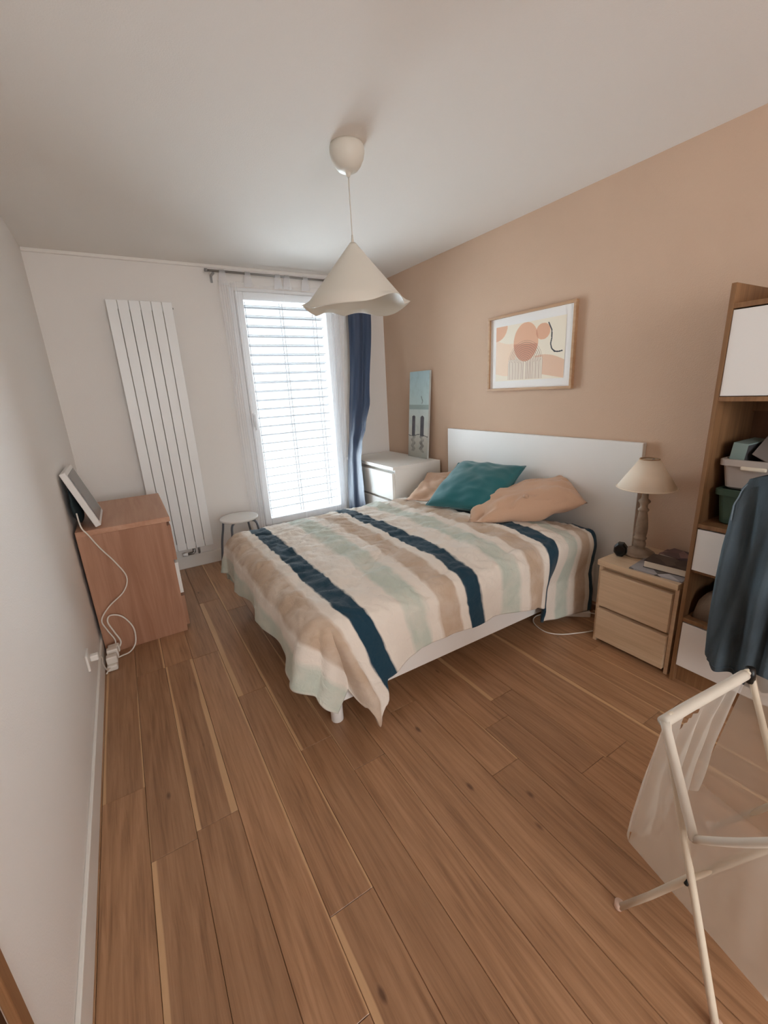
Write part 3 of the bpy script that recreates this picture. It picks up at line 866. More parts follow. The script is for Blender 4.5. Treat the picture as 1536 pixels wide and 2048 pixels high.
colour_grid('print', print_mat('art_print_ink'), 240, 170, lambda u, v: (PX-0.0012, ya+(yb-ya)*u, za+(zb-za)*v), art_col, art)

# small beach picture leaning on the white dresser
def beach_col(u, v):
    n = noise.noise(Vector((u*5, v*13, 0.3)))*0.5 + noise.noise(Vector((u*14, v*30, 2.3)))*0.3
    if v < 0.38: c = mixc(rgb(176, 202, 208), rgb(196, 216, 214), v/0.38)
    elif v < 0.43: c = rgb(160, 178, 176)
    elif v < 0.74: c = mixc(rgb(206, 218, 214), rgb(214, 214, 206), (v-0.43)/0.31)
    else: c = mixc(rgb(206, 204, 196), rgb(170, 168, 158), (v-0.74)/0.26)
    c = mixc(c, rgb(150, 172, 172), max(0, min(0.5, n*0.6)))
    if abs(u-0.66-0.03*sin(v*60)) < 0.018 and 0.28 < v < 0.37: c = rgb(130, 146, 146)
    for cx in (0.26, 0.70):
        if abs(u-cx) < 0.085 and 0.505 < v < 0.745 and not (v < 0.525 and abs(u-cx) > 0.085*math.sqrt(max(0, 1-((0.525-v)/0.02)**2))):
            c = mixc(rgb(84, 84, 92), rgb(112, 108, 112), (n+0.5)*0.8)
        if abs(u-cx-0.04*sin(v*90+cx*9)) < 0.075+0.05*(v-0.745) and 0.745 < v < 0.93:
            c = mixc(c, rgb(92, 86, 84), 0.45+0.5*max(-0.6, min(0.6, n*2)))
    wire = 0.735 + 0.012*sin(u*7+0.4)
    if abs(v-wire) < 0.0045: c = rgb(84, 88, 90)
    return c
lean = thing('canvas_picture', 'narrow beach picture of two posts leaning on the white corner dresser', 'picture', (2.39, 3.29, 0.788))
bz0, bz1 = 0.789, 1.567
bx0, bx1 = 2.350, 2.403
py0, py1 = 3.425, 3.122
def leanpt(off, y, v):   # v: 0 top .. 1 bottom
    return (bx1+(bx0-bx1)*v + off, y, bz1+(bz0-bz1)*v)
bm = NB()
vs = [bm.verts.new(leanpt(o_, y, v)) for o_ in (0.0, 0.018) for (y, v) in ((py0, 0), (py1, 0), (py1, 1), (py0, 1))]
for f in ((0, 1, 2, 3), (7, 6, 5, 4), (0, 4, 5, 1), (1, 5, 6, 2), (2, 6, 7, 3), (3, 7, 4, 0)): bm.faces.new([vs[i] for i in f])
bmesh.ops.recalc_face_normals(bm, faces=bm.faces)
obj('board', bm, mat('canvas_edge_grey', rgb(196, 200, 198), 0.7), lean)
colour_grid('print', print_mat('beach_print_ink'), 60, 170, lambda u, v: leanpt(-0.0008, py0+(py1-py0)*u, v), beach_col, lean)

# ------------------------------------------------------------------ pendant lamp
PCX, PCY = 1.05, 1.914
pend = thing('pendant_lamp', 'white pendant lamp with a folded cone shade hanging from the ceiling', 'lamp', (PCX, PCY, H))
M_pend = mat('pendant_white_plastic', rgb(222, 216, 204), 0.42)
obj('ceiling_cup', LT([(0.0, 0.0), (0.070, 0.0), (0.0745, -0.010), (0.0755, -0.028), (0.070, -0.052), (0.058, -0.075), (0.042, -0.092), (0.028, -0.099), (0.012, -0.100),
                       (0.009, -0.112), (0.006, -0.118), (0.0, -0.118)], (PCX, PCY, H), 32), M_pend, pend, True)
obj('cord', TB([(PCX, PCY, H-0.115), (PCX, PCY, 2.06)], 0.0028, 8), M_pend, pend, True)
obj('cord_grip', LT([(0.0, 0.115), (0.004, 0.115), (0.0065, 0.09), (0.0075, 0.05), (0.012, 0.045), (0.016, 0.025), (0.016, 0.0), (0.0, 0.0)], (PCX, PCY, 1.985), 16), M_pend, pend, True)
def shade_pt(u, v):
    ph = 2*pi*u
    lob = 0.0                                       # 1 at the pointed folds, 0 between
    for a0 in (151, -24, -76, 60, -150+360*0.0 + 245):
        dd = (ph - math.radians(a0) + pi) % (2*pi) - pi
        lob = max(lob, exp(-(dd/0.36)**2))
    Rm, Zm = 0.213, 1.832
    apex_z, apex_r = 2.068, 0.012
    if v < 0.72:
        k = v/0.72
        r = apex_r + (Rm-apex_r)*k; z = apex_z + (Zm-apex_z)*k
        r *= 1 + 0.01*lob*k
    else:
        k = (v-0.72)/0.28
        r1 = Rm + 0.040*k*lob + (0.012*sin(pi*k/2)*(1-lob)) ; r1 *= 1+0.01*lob
        z1 = Zm - (0.046*k)*(1-lob) - 0.012*k*lob
        r, z = r1, z1
    return (PCX + r*cos(ph), PCY + r*sin(ph), z)
bm = NB(); grid(bm, shade_pt, 120, 26)
bmesh.ops.remove_doubles(bm, verts=bm.verts, dist=0.0002)
sh = obj('lamp_shade', bm, M_pend, pend, True); solidify(sh, 0.002, -1)
obj('bulb', LT([(0.0, 0.0), (0.014, 0.0), (0.014, -0.03), (0.022, -0.05), (0.03, -0.075), (0.026, -0.098), (0.012, -0.112), (0.0, -0.115)], (PCX, PCY, 1.985), 20), mat('bulb_glass', rgb(235, 232, 225), 0.3), pend, True)

# ------------------------------------------------------------------ stool
stool = thing('stool', 'round white stool on bent grey legs under the window', 'stool', (0.722, 3.66, 0))
SX, SY, SZ = 0.722, 3.655, 0.44
obj('seat', LT([(0.0, -0.022), (0.150, -0.022), (0.158, -0.016), (0.158, -0.003), (0.152, 0.0), (0.0, 0.001)], (SX, SY, SZ), 40), M_white_lac, stool, True)
for k in range(4):
    an = math.radians(45+90*k) + 0.12
    dx, dy = cos(an), sin(an)
    pts = spline([(SX+dx*0.03, SY+dy*0.03, SZ-0.032), (SX+dx*0.115, SY+dy*0.115, SZ-0.032), (SX+dx*0.150, SY+dy*0.150, SZ-0.055), (SX+dx*0.165, SY+dy*0.165, SZ-0.12), (SX+dx*0.192, SY+dy*0.192, 0.20), (SX+dx*0.220, SY+dy*0.220, 0.0)], 6)
    l = obj('leg', TB(pts, 0.0095, 10), mat('grey_tube_enamel', rgb(112, 118, 128), 0.4), stool, True)

# ------------------------------------------------------------------ bedside lamp
LX, LY, LZ = 2.275, 1.136, 0.4945
bl = thing('table_lamp', 'bedside lamp with a beige cone shade on a turned grey wood column', 'lamp', (LX, LY, LZ))
M_dist = mat('weathered_grey_wood', rgb(150, 130, 112), 0.7, 0.5, 60, var=0.22, vscale=22)
prof = [(0.0, 0.0), (0.072, 0.0), (0.074, 0.010), (0.068, 0.018), (0.060, 0.024), (0.034, 0.030), (0.026, 0.040), (0.030, 0.050), (0.031, 0.064), (0.027, 0.076), (0.024, 0.082), (0.031, 0.090), (0.031, 0.096), (0.026, 0.102),
        (0.030, 0.125), (0.031, 0.150), (0.027, 0.190), (0.022, 0.225), (0.019, 0.240), (0.026, 0.248), (0.026, 0.254), (0.018, 0.262), (0.017, 0.280), (0.028, 0.294), (0.028, 0.300), (0.016, 0.312), (0.014, 0.345), (0.0, 0.345)]
obj('column', LT(prof, (LX, LY, LZ), 24), M_dist, bl, True)
obj('base', LT([(0.0, 0.0), (0.078, 0.0), (0.080, 0.006), (0.078, 0.012), (0.07, 0.014), (0.0, 0.014)], (LX, LY, LZ), 30), M_dist, bl, True)
M_shade = mat('beige_shade_fabric', rgb(238, 222, 202), 0.85, 0.25, 300)
shd = obj('lamp_shade', LT([(0.138, 0.372), (0.044, 0.522)], (LX, LY, LZ), 44, cap=False), M_shade, bl, True); solidify(shd, 0.0025, -1)
bm = NB(); tube(bm, [(LX+0.044*cos(2*pi*i/40), LY+0.044*sin(2*pi*i/40), LZ+0.521) for i in range(40)], 0.003, 6, closed=True)
obj('top_trim', bm, mat('tan_trim_tape', rgb(170, 138, 106), 0.8), bl, True)
bm = NB(); tube(bm, [(LX+0.138*cos(2*pi*i/48), LY+0.138*sin(2*pi*i/48), LZ+0.373) for i in range(48)], 0.0028, 6, closed=True)
obj('bottom_trim', bm, M_shade, bl, True)
bm = NB()
for k in range(3): tube(bm, [(LX, LY, LZ+0.505), (LX+0.045*cos(k*2.094), LY+0.045*sin(k*2.094), LZ+0.518)], 0.0018, 5)
tube(bm, [(LX, LY, LZ+0.34), (LX, LY, LZ+0.506)], 0.006, 8)
obj('shade_carrier', bm, M_steel, bl)

# small black device and books on the nightstand
bm = NB()
n = 8
prof8 = [(0.024, -0.008), (0.031, 0.004)]
rings = []
for (y, k) in ((-0.020, 0.80), (-0.012, 1.0), (0.012, 1.0), (0.020, 0.80)):
    rings.append([bm.verts.new((y, 0.029*k*cos(pi/8+2*pi*j/8), 0.033 + 0.033*k*sin(pi/8+2*pi*j/8)/cos(pi/8)*0.98)) for j in range(8)])
for a, b in zip(rings, rings[1:]):
    for j in range(8): bm.faces.new((a[j], a[(j+1) % 8], b[(j+1) % 8], b[j]))
bm.faces.new(rings[0]); bm.faces.new(list(reversed(rings[-1])))
bmesh.ops.recalc_face_normals(bm, faces=bm.faces)
dev = obj('bedside_clock', bm, M_black); dev.location = (2.17, 1.176, 0.4975); dev.rotation_euler = (0, 0, 0.35); dev.scale = (1.15, 1.15, 1.15)
tag(dev, 'small black faceted bedside clock left of the lamp base', 'clock')
fc = obj('clock_face', TB([(-0.0212, 0, 0.033), (-0.0200, 0, 0.033)], 0.019, 20), mat('dark_glass_face', rgb(26, 28, 30), 0.15)); fc.parent = dev

M_paper = mat('book_paper', rgb(226, 212, 194), 0.85, 0.3, 400, stretch=(1, 1, 8))
def book(name, label, cat, c, sx, sy, th, rot, mcover, cov=0.0022, group=None, block=M_paper, spine=1):
    t = bpy.data.objects.new(name, None); COL.objects.link(t); t.location = c; t.rotation_euler = rot; t.empty_display_size = 0.05
    tag(t, label, cat, group)
    b = obj('page_block', BX(-sx/2+0.003, sx/2-0.003, -sy/2+0.003, sy/2-0.003, cov, th-cov, 0.001), block); b.parent = t
    bm = NB(); box(bm, -sx/2, sx/2, -sy/2, sy/2, 0, cov, 0.0006, 1); box(bm, -sx/2, sx/2, -sy/2, sy/2, th-cov, th, 0.0006, 1)
    if spine > 0: box(bm, sx/2-0.003, sx/2, -sy/2, sy/2, 0, th, 0.0006, 1)
    cvr = obj('cover', bm, mcover); cvr.parent = t
    return t
def cover_mat(name, a, b, scale=14):
    m = mat(name, a, 0.4, var=0.0)
    nt = m.node_tree; N = nt.nodes; L = nt.links
    v = N.new('ShaderNodeTexVoronoi'); v.inputs['Scale'].default_value = scale
    tc = N.new('ShaderNodeTexCoord'); L.new(tc.outputs['Object'], v.inputs['Vector'])
    r = N.new('ShaderNodeValToRGB'); r.color_ramp.elements[0].color = a; r.color_ramp.elements[1].color = b; r.color_ramp.elements[1].position = 0.8
    sp = N.new('ShaderNodeSeparateXYZ'); L.new(v.outputs['Color'], sp.inputs[0]); L.new(sp.outputs[0], r.inputs['Fac'])
    L.new(r.outputs['Color'], N['Principled BSDF'].inputs['Base Color'])
    return m
M_cov_dark = cover_mat('dark_glossy_cover', rgb(34, 26, 24), rgb(92, 78, 72), 9)
M_cov_pur = cover_mat('purple_magazine_cover', rgb(46, 40, 58), rgb(150, 120, 116), 16)
M_cov_grey = cover_mat('grey_magazine_cover', rgb(190, 188, 192), rgb(70, 62, 58), 10)
book('magazine', 'grey and white magazine under the thick paperback on the nightstand', 'magazine', (2.165, 0.955, 0.4945), 0.20, 0.235, 0.006, (0, 0, 0.10), M_cov_grey)
book('paperback', 'thick paperback with pale page edges, lowest visible on the nightstand pile', 'book', (2.185, 0.940, 0.5008), 0.125, 0.185, 0.036, (0, 0, 0.13), M_cov_dark)
book('magazine', 'purple-covered glossy magazine stacked behind the lamp side of the pile', 'magazine', (2.335, 0.945, 0.4945), 0.13, 0.20, 0.024, (0, 0, 0.05), M_cov_pur)
book('catalogue', 'dark catalogue on top of the purple magazine beside the shelf', 'magazine', (2.33, 0.935, 0.5190), 0.125, 0.185, 0.012, (0, 0, -0.12), M_cov_pur)

# ------------------------------------------------------------------ tall shelf
SXF, SXB, SYL, SYR, STOP = 2.045, W-0.002, 0.808, 0.185, 1.742
shelf = thing('tall_shelf', 'tall oak-effect shelf unit with white door and drawers beside the nightstand', 'shelf', (2.24, 0.5, 0))
pt = 0.017
for y0 in (SYL-pt, SYR):
    obj('side_panel', BX(SXF, SXB, y0, y0+pt, 0, STOP, 0.001), M_oak_shelf, shelf)
M_shelf_in = wood('shaded_back_board', rgb(96, 66, 46), rgb(120, 86, 60), 2, 30)  # darker than the boards: niche shade put into the back panel's colour
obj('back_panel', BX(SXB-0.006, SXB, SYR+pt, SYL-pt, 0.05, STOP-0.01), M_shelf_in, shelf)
ya, yb = SYR+pt, SYL-pt
for z in (1.652, 1.313, 0.782, 0.327):
    obj('shelf_board', BX(SXF+0.001, SXB-0.006, ya, yb, z, z+0.018, 0.001), M_oak_shelf, shelf)
obj('shelf_board', BX(SXF+0.02, SXB-0.006, ya, yb, 0.568, 0.582, 0.001), M_oak_shelf, shelf)
obj('back_rail', BX(SXB-0.024, SXB-0.006, ya, yb, 1.252, 1.300, 0.001), M_oak_shelf, shelf)
obj('plinth', BX(SXF+0.03, SXF+0.046, ya, yb, 0.0, 0.088), M_oak_shelf, shelf)
obj('door', BX(SXF+0.002, SXF+0.018, ya+0.002, yb-0.002, 1.334, 1.647, 0.001), M_white_lac, shelf)
for (z0, z1) in ((0.586, 0.776), (0.094, 0.321)):
    d = thing_part('drawer', shelf)
    obj('front', BX(SXF+0.002, SXF+0.018, ya+0.002, yb-0.002, z0, z1, 0.001), M_white_lac, d)
    obj('drawer_box', BX(SXF+0.019, SXB-0.03, ya+0.012, yb-0.012, z0+0.012, z1-0.025), M_white_foil, d)

# storage bins in the open niche
def bin_mesh(hx0, hy0, hx1, hy1, h, r=0.02, wall=0.004):
    """open tub: outside, rim and inside in one surface"""
    bm = NB()
    def loop(hx, hy, z, rr):
        vs = []
        for cx, cy, a0 in ((hx-rr, hy-rr, 0), (-hx+rr, hy-rr, 90), (-hx+rr, -hy+rr, 180), (hx-rr, -hy+rr, 270)):
            for k in range(5):
                a = math.radians(a0+90*k/4); vs.append(bm.verts.new((cx+rr*cos(a), cy+rr*sin(a), z)))
        return vs
    L_ = [loop(hx0-0.01, hy0-0.01, 0, r), loop(hx0, hy0, 0.008, r), loop(hx1, hy1, h-0.028, r), loop(hx1+0.010, hy1+0.010, h-0.026, r), loop(hx1+0.011, hy1+0.011, h-0.002, r), loop(hx1+0.008, hy1+0.008, h, r),
          loop(hx1-wall, hy1-wall, h, r), loop(hx0-wall, hy0-wall, 0.010, r)]
    n_ = len(L_[0])
    for a, b in zip(L_, L_[1:]):
        for j in range(n_): bm.faces.new((a[j], a[(j+1) % n_], b[(j+1) % n_], b[j]))
    bm.faces.new(list(reversed(L_[0]))); bm.faces.new(L_[-1])
    return bm
M_green = mat('dark_green_plastic', rgb(64, 88, 74), 0.45)
M_greyp = mat('grey_plastic', rgb(190, 182, 176), 0.45)
gb = obj('green_bin', bin_mesh(0.125, 0.165, 0.135, 0.178, 0.155), M_green); gb.location = (2.235, 0.582, 0.8005)
tag(gb, 'dark green plastic tub at the bottom of the open niche', 'tub')
yb_ = obj('grey_bin', bin_mesh(0.12, 0.17, 0.135, 0.180, 0.125), M_greyp); yb_.location = (2.235, 0.580, 0.9560)
tag(yb_, 'pale grey plastic tub with white handle standing on the green tub', 'tub')
hd = obj('handle', BX(-0.158, -0.146, 0.028, 0.112, 0.087, 0.103, 0.005), mat('white_handle_plastic', rgb(236, 226, 208), 0.4)); hd.parent = yb_
hd.location = (0, 0.0, 0)
tb = obj('teal_box', BX(-0.10, 0.10, -0.026, 0.026, -0.055, 0.055, 0.002), mat('pale_teal_card', rgb(138, 160, 156), 0.7)); tb.location = (2.222, 0.722, 1.090); tb.rotation_euler = (0.10, 0, 0)
tag(tb, 'narrow pale teal carton standing up in the grey tub', 'box')
bm = BX(-0.10, 0.10, -0.0265, -0.0255, -0.05, 0.05)
tbs = obj('side_label', bm, mat('dark_carton_side', rgb(74, 74, 76), 0.7)); tbs.parent = tb
cd = obj('grey_card', BX(-0.08, 0.08, -0.075, 0.075, -0.0022, 0.0022, 0.001), mat('grey_board', rgb(128, 118, 112), 0.7)); cd.location = (2.215, 0.615, 1.10); cd.rotation_euler = (0.62, -0.45, 0)
tag(cd, 'tilted grey card sticking out of the grey tub', 'card')
bk = obj('dark_pouch', cushion_mesh(0.10, 0.09, 0.04, 3.3, n=16), mat('black_pouch_cloth', rgb(34, 30, 28), 0.8), None, True); bk.location = (2.235, 0.60, 1.045)
tag(bk, 'dark cloth pouch lying inside the grey tub', 'pouch')

# folded towel in the lower niche
def towel_fn(u, v):
    a, b = 2*u-1, 2*v-1
    k = max(0.0, (1-a**8)*(1-b**6))**0.35
    return (0.13*a, 0.15*b, 0.155*k*(0.78-0.20*b*0.4+0.22*noise.noise(Vector((a*1.5, b*1.6, 0.7)))) + 0.010*noise.noise(Vector((a*5, b*5, 2)))*k)
bm = NB(); grid(bm, towel_fn, 26, 26)
bm2 = NB(); grid(bm2, lambda u, v: (0.13*(2*u-1), 0.15*(2*v-1), 0.0), 26, 26)
for f in bm2.faces: f.normal_flip()
merge(bm, bm2); bmesh.ops.remove_doubles(bm, verts=bm.verts, dist=0.0005)
tw = obj('towel', bm, mat('grey_brown_terry', rgb(140, 122, 106), 0.95, 0.6, 180), None, True); tw.location = (2.215, 0.625, 0.3452)
tag(tw, 'folded grey-brown towel in the niche between the two white drawers', 'towel')

# ------------------------------------------------------------------ jeans hung in front of the shelf
JX = 1.90
jeans = thing('jeans', 'blue denim jeans hanging from the shelf at the right', 'jeans', (JX, 0.43, 1.05))
M_den = mat('blue_denim', rgb(66, 78, 86), 0.85, 0.35, 260, var=0.45, vscale=6, stretch=(1, 1, 0.45))
def jeans_pt(u, v):
    # v from the waist (0) to the hem (1); u around the flat tube
    an = 2*pi*u
    yl = interp(v, [0, 0.06, 0.12, 0.2, 0.35, 0.7, 0.94, 1.0], [0.596, 0.618, 0.632, 0.634, 0.640, 0.640, 0.634, 0.615])
    yr = 0.25
    ztop = 1.035 + (0.628-(yl*0.5+yr*0.5 + (yl-yr)*0.5*cos(an)))*0.35
    z = ztop*(1-v) + 0.262*v - 0.012*sin(an)*v
    cy, hw = (yl+yr)/2, (yl-yr)/2
    ex = abs(cos(an))**0.75*(1 if cos(an) > 0 else -1)
    th = 0.030 + 0.025*v**0.7
    y = cy + hw*ex
    if v > 0.32:                                    # the two legs hang side by side with a deep crease between them
        th *= 1 - 0.85*exp(-((y-cy-0.01)/0.012)**2)*min(1, (v-0.32)/0.08)
    x = JX + th*sin(an) + (0.020*sin(y*46+2.5*v) + 0.012*sin(y*90-4*v+1) + 0.02*noise.noise(Vector((y*6, z*4, 1))))*(0.4+0.6*min(1, v*3)) * (1.0 if sin(an) < 0 else 0.5)
    return (x, y, z)
bm = NB(); grid(bm, jeans_pt, 150, 60); bmesh.ops.remove_doubles(bm, verts=bm.verts, dist=0.0005)
dn = obj('denim', bm, M_den, jeans, True)
bm = NB(); tube(bm, [Vector(jeans_pt(0.962-0.030*q, 0.02+0.17*q))+Vector((-0.003, 0, 0)) for q in [i/14 for i in range(15)]], 0.0022, 6)
obj('pocket_seam', bm, mat('pale_denim_seam', rgb(120, 134, 144), 0.9), jeans, True)
wb = NB()
def band_fn(u, v):
    p = Vector(jeans_pt(u, 0.045*v)); a_ = 2*pi*u
    return p + Vector((0.004*sin(a_), 0.003*cos(a_), 0.002))
grid(wb, band_fn, 90, 3); bmesh.ops.remove_doubles(wb, verts=wb.verts, dist=0.0004)
obj('waistband', wb, M_den, jeans, True)
bm = NB(); tube(bm, [jeans_pt(k/60, 0.975) for k in range(60)], 0.004, 6, closed=True)
obj('hem', bm, M_den, jeans, True)
hook = obj('over_door_hook', TB(spline([(SXF-0.004, 0.30, 1.30), (SXF-0.006, 0.30, 1.18), (SXF-0.03, 0.30, 1.12), (1.93, 0.30, 1.10), (1.90, 0.30, 1.115), (1.89, 0.30, 1.15)], 5), 0.006, 8), M_steel, None, True)
tag(hook, 'metal hook on the white shelf door carrying the jeans', 'hook')

# ------------------------------------------------------------------ laundry hamper
ham = thing('laundry_hamper', 'white folding laundry hamper with sheer mesh bag in the right foreground', 'hamper', (1.13, 0.27, 0))
M_ham = mat('hamper_white_tube', rgb(218, 207, 188), 0.45)
M_mesh = veil('hamper_mesh_cloth', (0.72, 0.66, 0.58, 1), 0.52, translucent=0.45)
C1, C2 = Vector((0.955, 0.371, 0.652)), Vector((1.312, 0.333, 0.652))
F1, F2 = Vector((0.89, 0.150, 0.0)), Vector((1.34, 0.115, 0.0))
P1 = Vector((0.921, 0.260, 0.300))
A1, A2 = Vector((0.935, 0.402, 0.0)), Vector((1.385, 0.365, 0.0))
T1 = A1 + (P1-A1)*2.15; T2 = T1 + Vector((0.40, -0.035, 0))
obj('leg_frame', TB(spline([F1, F1+(C1-F1)*0.5, F1+(C1-F1)*0.93], 4)[:-1] + spline([F1+(C1-F1)*0.93, C1+Vector((0.012, 0, 0.0)), C1+(C2-C1)*0.12], 5) + spline([C1+(C2-C1)*0.12, C1+(C2-C1)*0.88], 3)[1:] + spline([C1+(C2-C1)*0.88, C2, C2+(F2-C2)*0.07], 5)[1:] + [C2+(F2-C2)*0.5, F2], 0.0085, 12), M_ham, ham, True)
off = Vector((0.016, 0, 0))
obj('leg_frame', TB([A1+off*0, A1+(P1-A1)*0.5, P1+off, T1+off, T1+off+Vector((0.02, 0, 0.01)), T2-off, T2-off*2-Vector((0, 0, 0.02)), A2], 0.0085, 12), M_ham, ham, True)
for a in (A1, F1, A2, F2):
    obj('foot_cap', LT([(0.0, 0.0), (0.0105, 0.0), (0.0115, 0.004), (0.0115, 0.022), (0.0, 0.022)], (a.x, a.y, 0), 14), mat('pinkish_white_cap', rgb(220, 190, 172), 0.5), ham, True)
obj('pivot_bolt', TB([P1+Vector((-0.012, 0, 0)), P1+Vector((0.03, 0, 0))], 0.0045, 10), M_black, ham, True)
C3 = Vector((0.918, 0.2645, 0.432))
T1o = T1 + Vector((-0.012, 0.0, 0.0))
B1, B2, B3, B4 = Vector((0.955, 0.410, 0.225)), Vector((1.33, 0.40, 0.20)), Vector((0.955, 0.098, 0.118)), Vector((1.37, 0.065, 0.10))
def bil(p, q, r, s, u, v): return p*(1-u)*(1-v) + q*u*(1-v) + r*(1-u)*v + s*u*v
bag = NB()
# far panel (below the upper bar), scalloped under the bar between the ties
def far_fn(u, v):
    a = bil(C1+Vector((0, 0, -0.0)), C2, B1, B2, u, v)
    a.y += 0.012*sin(u*26)*(0.35+v) + 0.005*sin(pi*v) + 0.006*noise.noise(Vector((u*9, v*3, 1)))
    return a
nu, nv = 60, 30
V = [[bag.verts.new(far_fn(i/nu, j/nv)) for j in range(nv+1)] for i in range(nu+1)]
def hole(u, v):
    return (abs(u-0.30) < 0.115*(1-(v-0.05)/0.17) and 0.05 < v < 0.21) or (u > 0.93 and 0.03 < v < 0.14)
for i in range(nu):
    for j in range(nv):
        if not hole((i+0.5)/nu, (j+0.5)/nv): bag.faces.new((V[i][j], V[i][j+1], V[i+1][j+1], V[i+1][j]))
# left end panel: its top edge dips in a V from one bar down to the crossing and up to the other bar
def end_fn(u, v):
    top = C1.lerp(C3, u/0.5) if u < 0.5 else C3.lerp(T1o, (u-0.5)/0.5)
    a = top.lerp(B1.lerp(B3, u), v)
    if u > 0.5: a.x -= 0.014*sin(pi*(u-0.5)/0.5*0.9)*(1-v)
    a.x += 0.005*sin(u*21+1)*v*(1-v)*4
    return a
grid(bag, end_fn, 40, 28)
# near panel below the second bar, right end, bottom
grid(bag, lambda u, v: bil(T1o, T2, B3, B4, u, v) + Vector((0, -0.02*sin(pi*v)+0.006*sin(u*19)*v, 0)), 30, 20)
grid(bag, lambda u, v: bil(C2, T2, B2, B4, u, v), 14, 14)
grid(bag, lambda u, v: bil(B1, B2, B3, B4, u, v) + Vector((0, 0, -0.03*sin(pi*u)*sin(pi*v))), 20, 16)
bmesh.ops.remove_doubles(bag, verts=bag.verts, dist=0.0008)
obj('mesh_bag', bag, M_mesh, ham, True)
# hems: sleeve over the upper bar, band down the end, sagging near hem
M_hem = veil('hamper_hem_cloth', (0.78, 0.73, 0.65, 1), 0.92, translucent=0.25)
obj('hem', TB(spline([C1+Vector((-0.006, 0.002, -0.004)), C1+(C2-C1)*0.25+Vector((0, 0, 0.001)), C1+(C2-C1)*0.6, C1+(C2-C1)*0.93], 6), 0.013, 12), M_hem, ham, True)
for ua, ub, rr_ in ((0.0, 0.5, 0.0105), (0.5, 1.0, 0.0085)):
    bm = NB(); tube(bm, [Vector(end_fn(ua+(ub-ua)*q/12, 0.0))+Vector((-0.004, -0.001, 0)) for q in range(13)], rr_, 10)
    obj('hem', bm, M_hem, ham, True)
bm = NB(); tube(bm, [C2+Vector((-0.004, 0, 0.012)), C2+Vector((0.004, -0.004, -0.03))], 0.012, 8)
obj('clip', bm, M_black, ham, True)

# ------------------------------------------------------------------ on and around the oak dresser
scr = thing('monitor', 'white-framed grey flat monitor leaning on the wall on the oak dresser', 'monitor', (-0.2, 2.99, 0.762))
b0, b1 = Vector((-0.196, 0, 0.7735)), Vector((-0.300, 0, 1.088))
up = (b1-b0); upn = up.normalized(); nrm = Vector((upn.z, 0, -upn.x))      # faces +x and up
def scr_box(y0, y1, h0, h1, d0, d1, bev=0.003):
    t = BX(d0, d1, y0, y1, h0, h1, bev)
    M = Matrix(((nrm.x, 0, upn.x, b0.x), (0, 1, 0, 0), (nrm.z, 0, upn.z, b0.z), (0, 0, 0, 1)))
    t2 = NB(); merge(t2, t, M); return t2
hh = up.length
obj('housing', scr_box(2.80, 3.19, 0.0, hh, -0.030, 0.0, 0.004), M_white_lac, scr)
obj('screen', scr_box(2.822, 3.168, 0.022, hh-0.022, -0.001, 0.0015, 0.0005), mat('grey_screen', rgb(118, 116, 114), 0.25), scr)
def bag_fn(u, v):
    an = 2*pi*u; k = sin(pi*v)**0.55
    x = -0.300 + 0.034*k*cos(an)*(1-0.75*v) - 0.012*v
    y = 2.985 + 0.165*k*sin(an)
    z = 0.765 + 0.27*v + 0.008*noise.noise(Vector((an, v*5, 2)))
    x += 0.010*noise.noise(Vector((y*16, z*14, 5)))*k
    return (max(x, XL+0.004), y, z)
bm = NB(); grid(bm, bag_fn, 36, 20); bmesh.ops.remove_doubles(bm, verts=bm.verts, dist=0.0005)
tag(obj('cloth_bag', bm, mat('dark_teal_cloth', rgb(44, 58, 62), 0.85, 0.5, 40), None, True), 'crumpled dark teal cloth bag stuffed behind the white monitor', 'bag')
cp = spline([(-0.295, 2.80, 0.86), (-0.285, 2.748, 0.79), (-0.262, 2.738, 0.745), (-0.225, 2.740, 0.66), (-0.172, 2.742, 0.560), (-0.134, 2.745, 0.455), (-0.165, 2.742, 0.372), (-0.250, 2.730, 0.308), (-0.300, 2.722, 0.240), (-0.286, 2.722, 0.170), (-0.262, 2.722, 0.095), (-0.275, 2.71, 0.045), (-0.295, 2.70, 0.035)], 7)
tag(obj('cable', TB(cp, 0.0038, 8), M_cord_white, None, True), 'white cable dropping from the monitor along the oak dresser end', 'cable')
cp2 = spline([(-0.318, 2.52, 0.012), (-0.290, 2.64, 0.012), (-0.25, 2.675, 0.008), (-0.20, 2.69, 0.012), (-0.165, 2.715, 0.050), (-0.160, 2.728, 0.140), (-0.20, 2.73, 0.225), (-0.255, 2.73, 0.252), (-0.275, 2.722, 0.22), (-0.255, 2.715, 0.15), (-0.235, 2.70, 0.085), (-0.262, 2.69, 0.044)], 7)
tag(obj('cable', TB(cp2, 0.0042, 8), M_cord_white, None, True), 'white cable making a big loop on the floor by the oak dresser', 'cable')
ps = thing('power_strip', 'white power strip full of adapters on the floor by the wall socket', 'power strip', (-0.27, 2.64, 0))
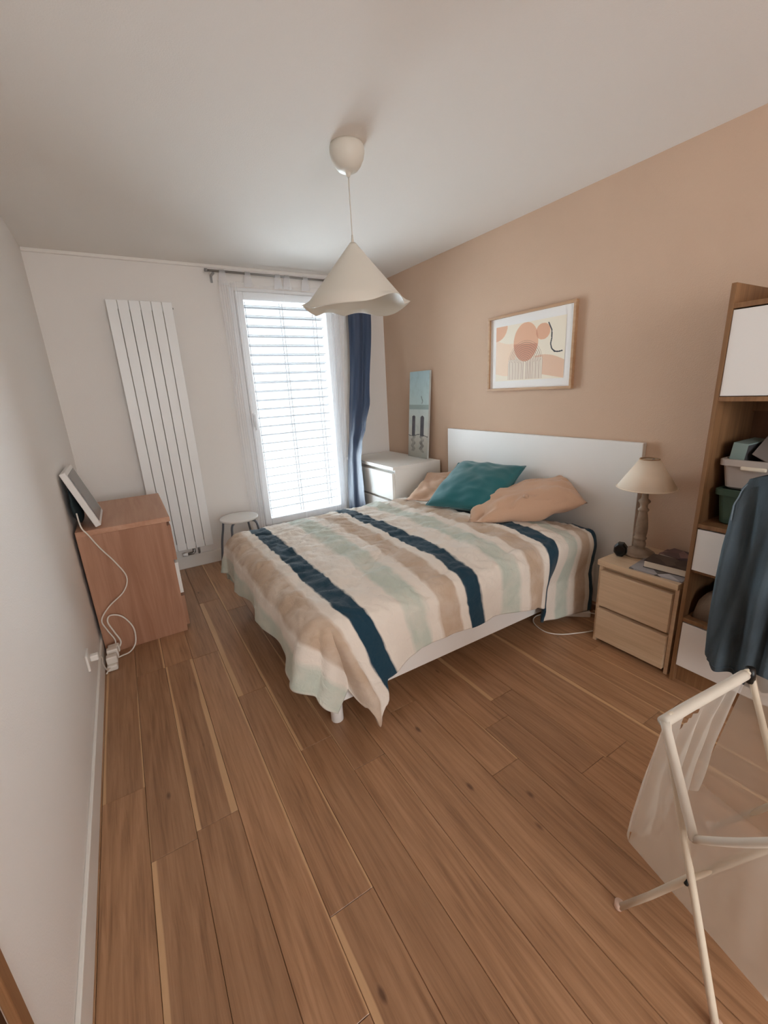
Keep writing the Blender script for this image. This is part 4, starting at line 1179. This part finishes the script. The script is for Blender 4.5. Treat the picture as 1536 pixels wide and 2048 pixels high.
obj('strip_body', BX(-0.315, -0.262, 2.545, 2.725, 0.001, 0.034, 0.008), M_cord_white, ps)
for i, y in enumerate((2.585, 2.645, 2.70)):
    obj('adapter', BX(-0.312+0.004*i, -0.258+0.006*i, y-0.022, y+0.022, 0.034, 0.078+0.012*(i % 2), 0.007), M_cord_white, ps)
sk = thing('wall_socket', 'white wall socket low on the left wall near the power strip', 'socket', (XL, 2.22, 0.28))
obj('plate', BX(XL, XL+0.010, 2.18, 2.262, 0.24, 0.322, 0.003), M_base, sk)
obj('plug', BX(XL+0.010, XL+0.045, 2.225, 2.255, 0.262, 0.292, 0.006), M_base, sk)
cp3 = spline([(XL+0.04, 2.255, 0.275), (XL+0.045, 2.32, 0.22), (XL+0.03, 2.42, 0.13), (XL+0.030, 2.50, 0.045), (-0.30, 2.545, 0.025)], 6)
obj('lead', TB(cp3, 0.0038, 8), M_cord_white, ps, True)

# cables and strip between bed and nightstand
c4 = spline([(2.13, 1.262, 0.006), (2.04, 1.30, 0.006), (1.95, 1.35, 0.006), (1.905, 1.42, 0.006), (1.93, 1.52, 0.006), (2.00, 1.565, 0.006), (2.09, 1.545, 0.006), (2.14, 1.505, 0.010)], 8)
tag(obj('cable', TB(c4, 0.0032, 8), M_cord_white, None, True), 'thin pale cable looping on the floor between bed and nightstand', 'cable')
ps2 = thing('power_strip', 'white power strip lying on the floor under the duvet edge by the nightstand', 'power strip', (2.18, 1.45, 0))
Mz = Matrix.Translation((2.195, 1.452, 0)) @ Matrix.Rotation(-0.72, 4, 'Z')
obj('strip_body', BX(-0.11, 0.11, -0.024, 0.024, 0.0, 0.036, 0.006, M=Mz), M_cord_white, ps2)
obj('switch', BX(0.03, 0.06, -0.012, 0.012, 0.036, 0.042, 0.002, M=Mz), M_black, ps2)
obj('lead', TB(spline([(2.28, 1.375, 0.02), (2.30, 1.31, 0.03), (2.27, 1.265, 0.06), (2.32, 1.245, 0.16), (2.36, 1.235, 0.30)], 6), 0.0032, 8), M_cord_white, ps2, True)
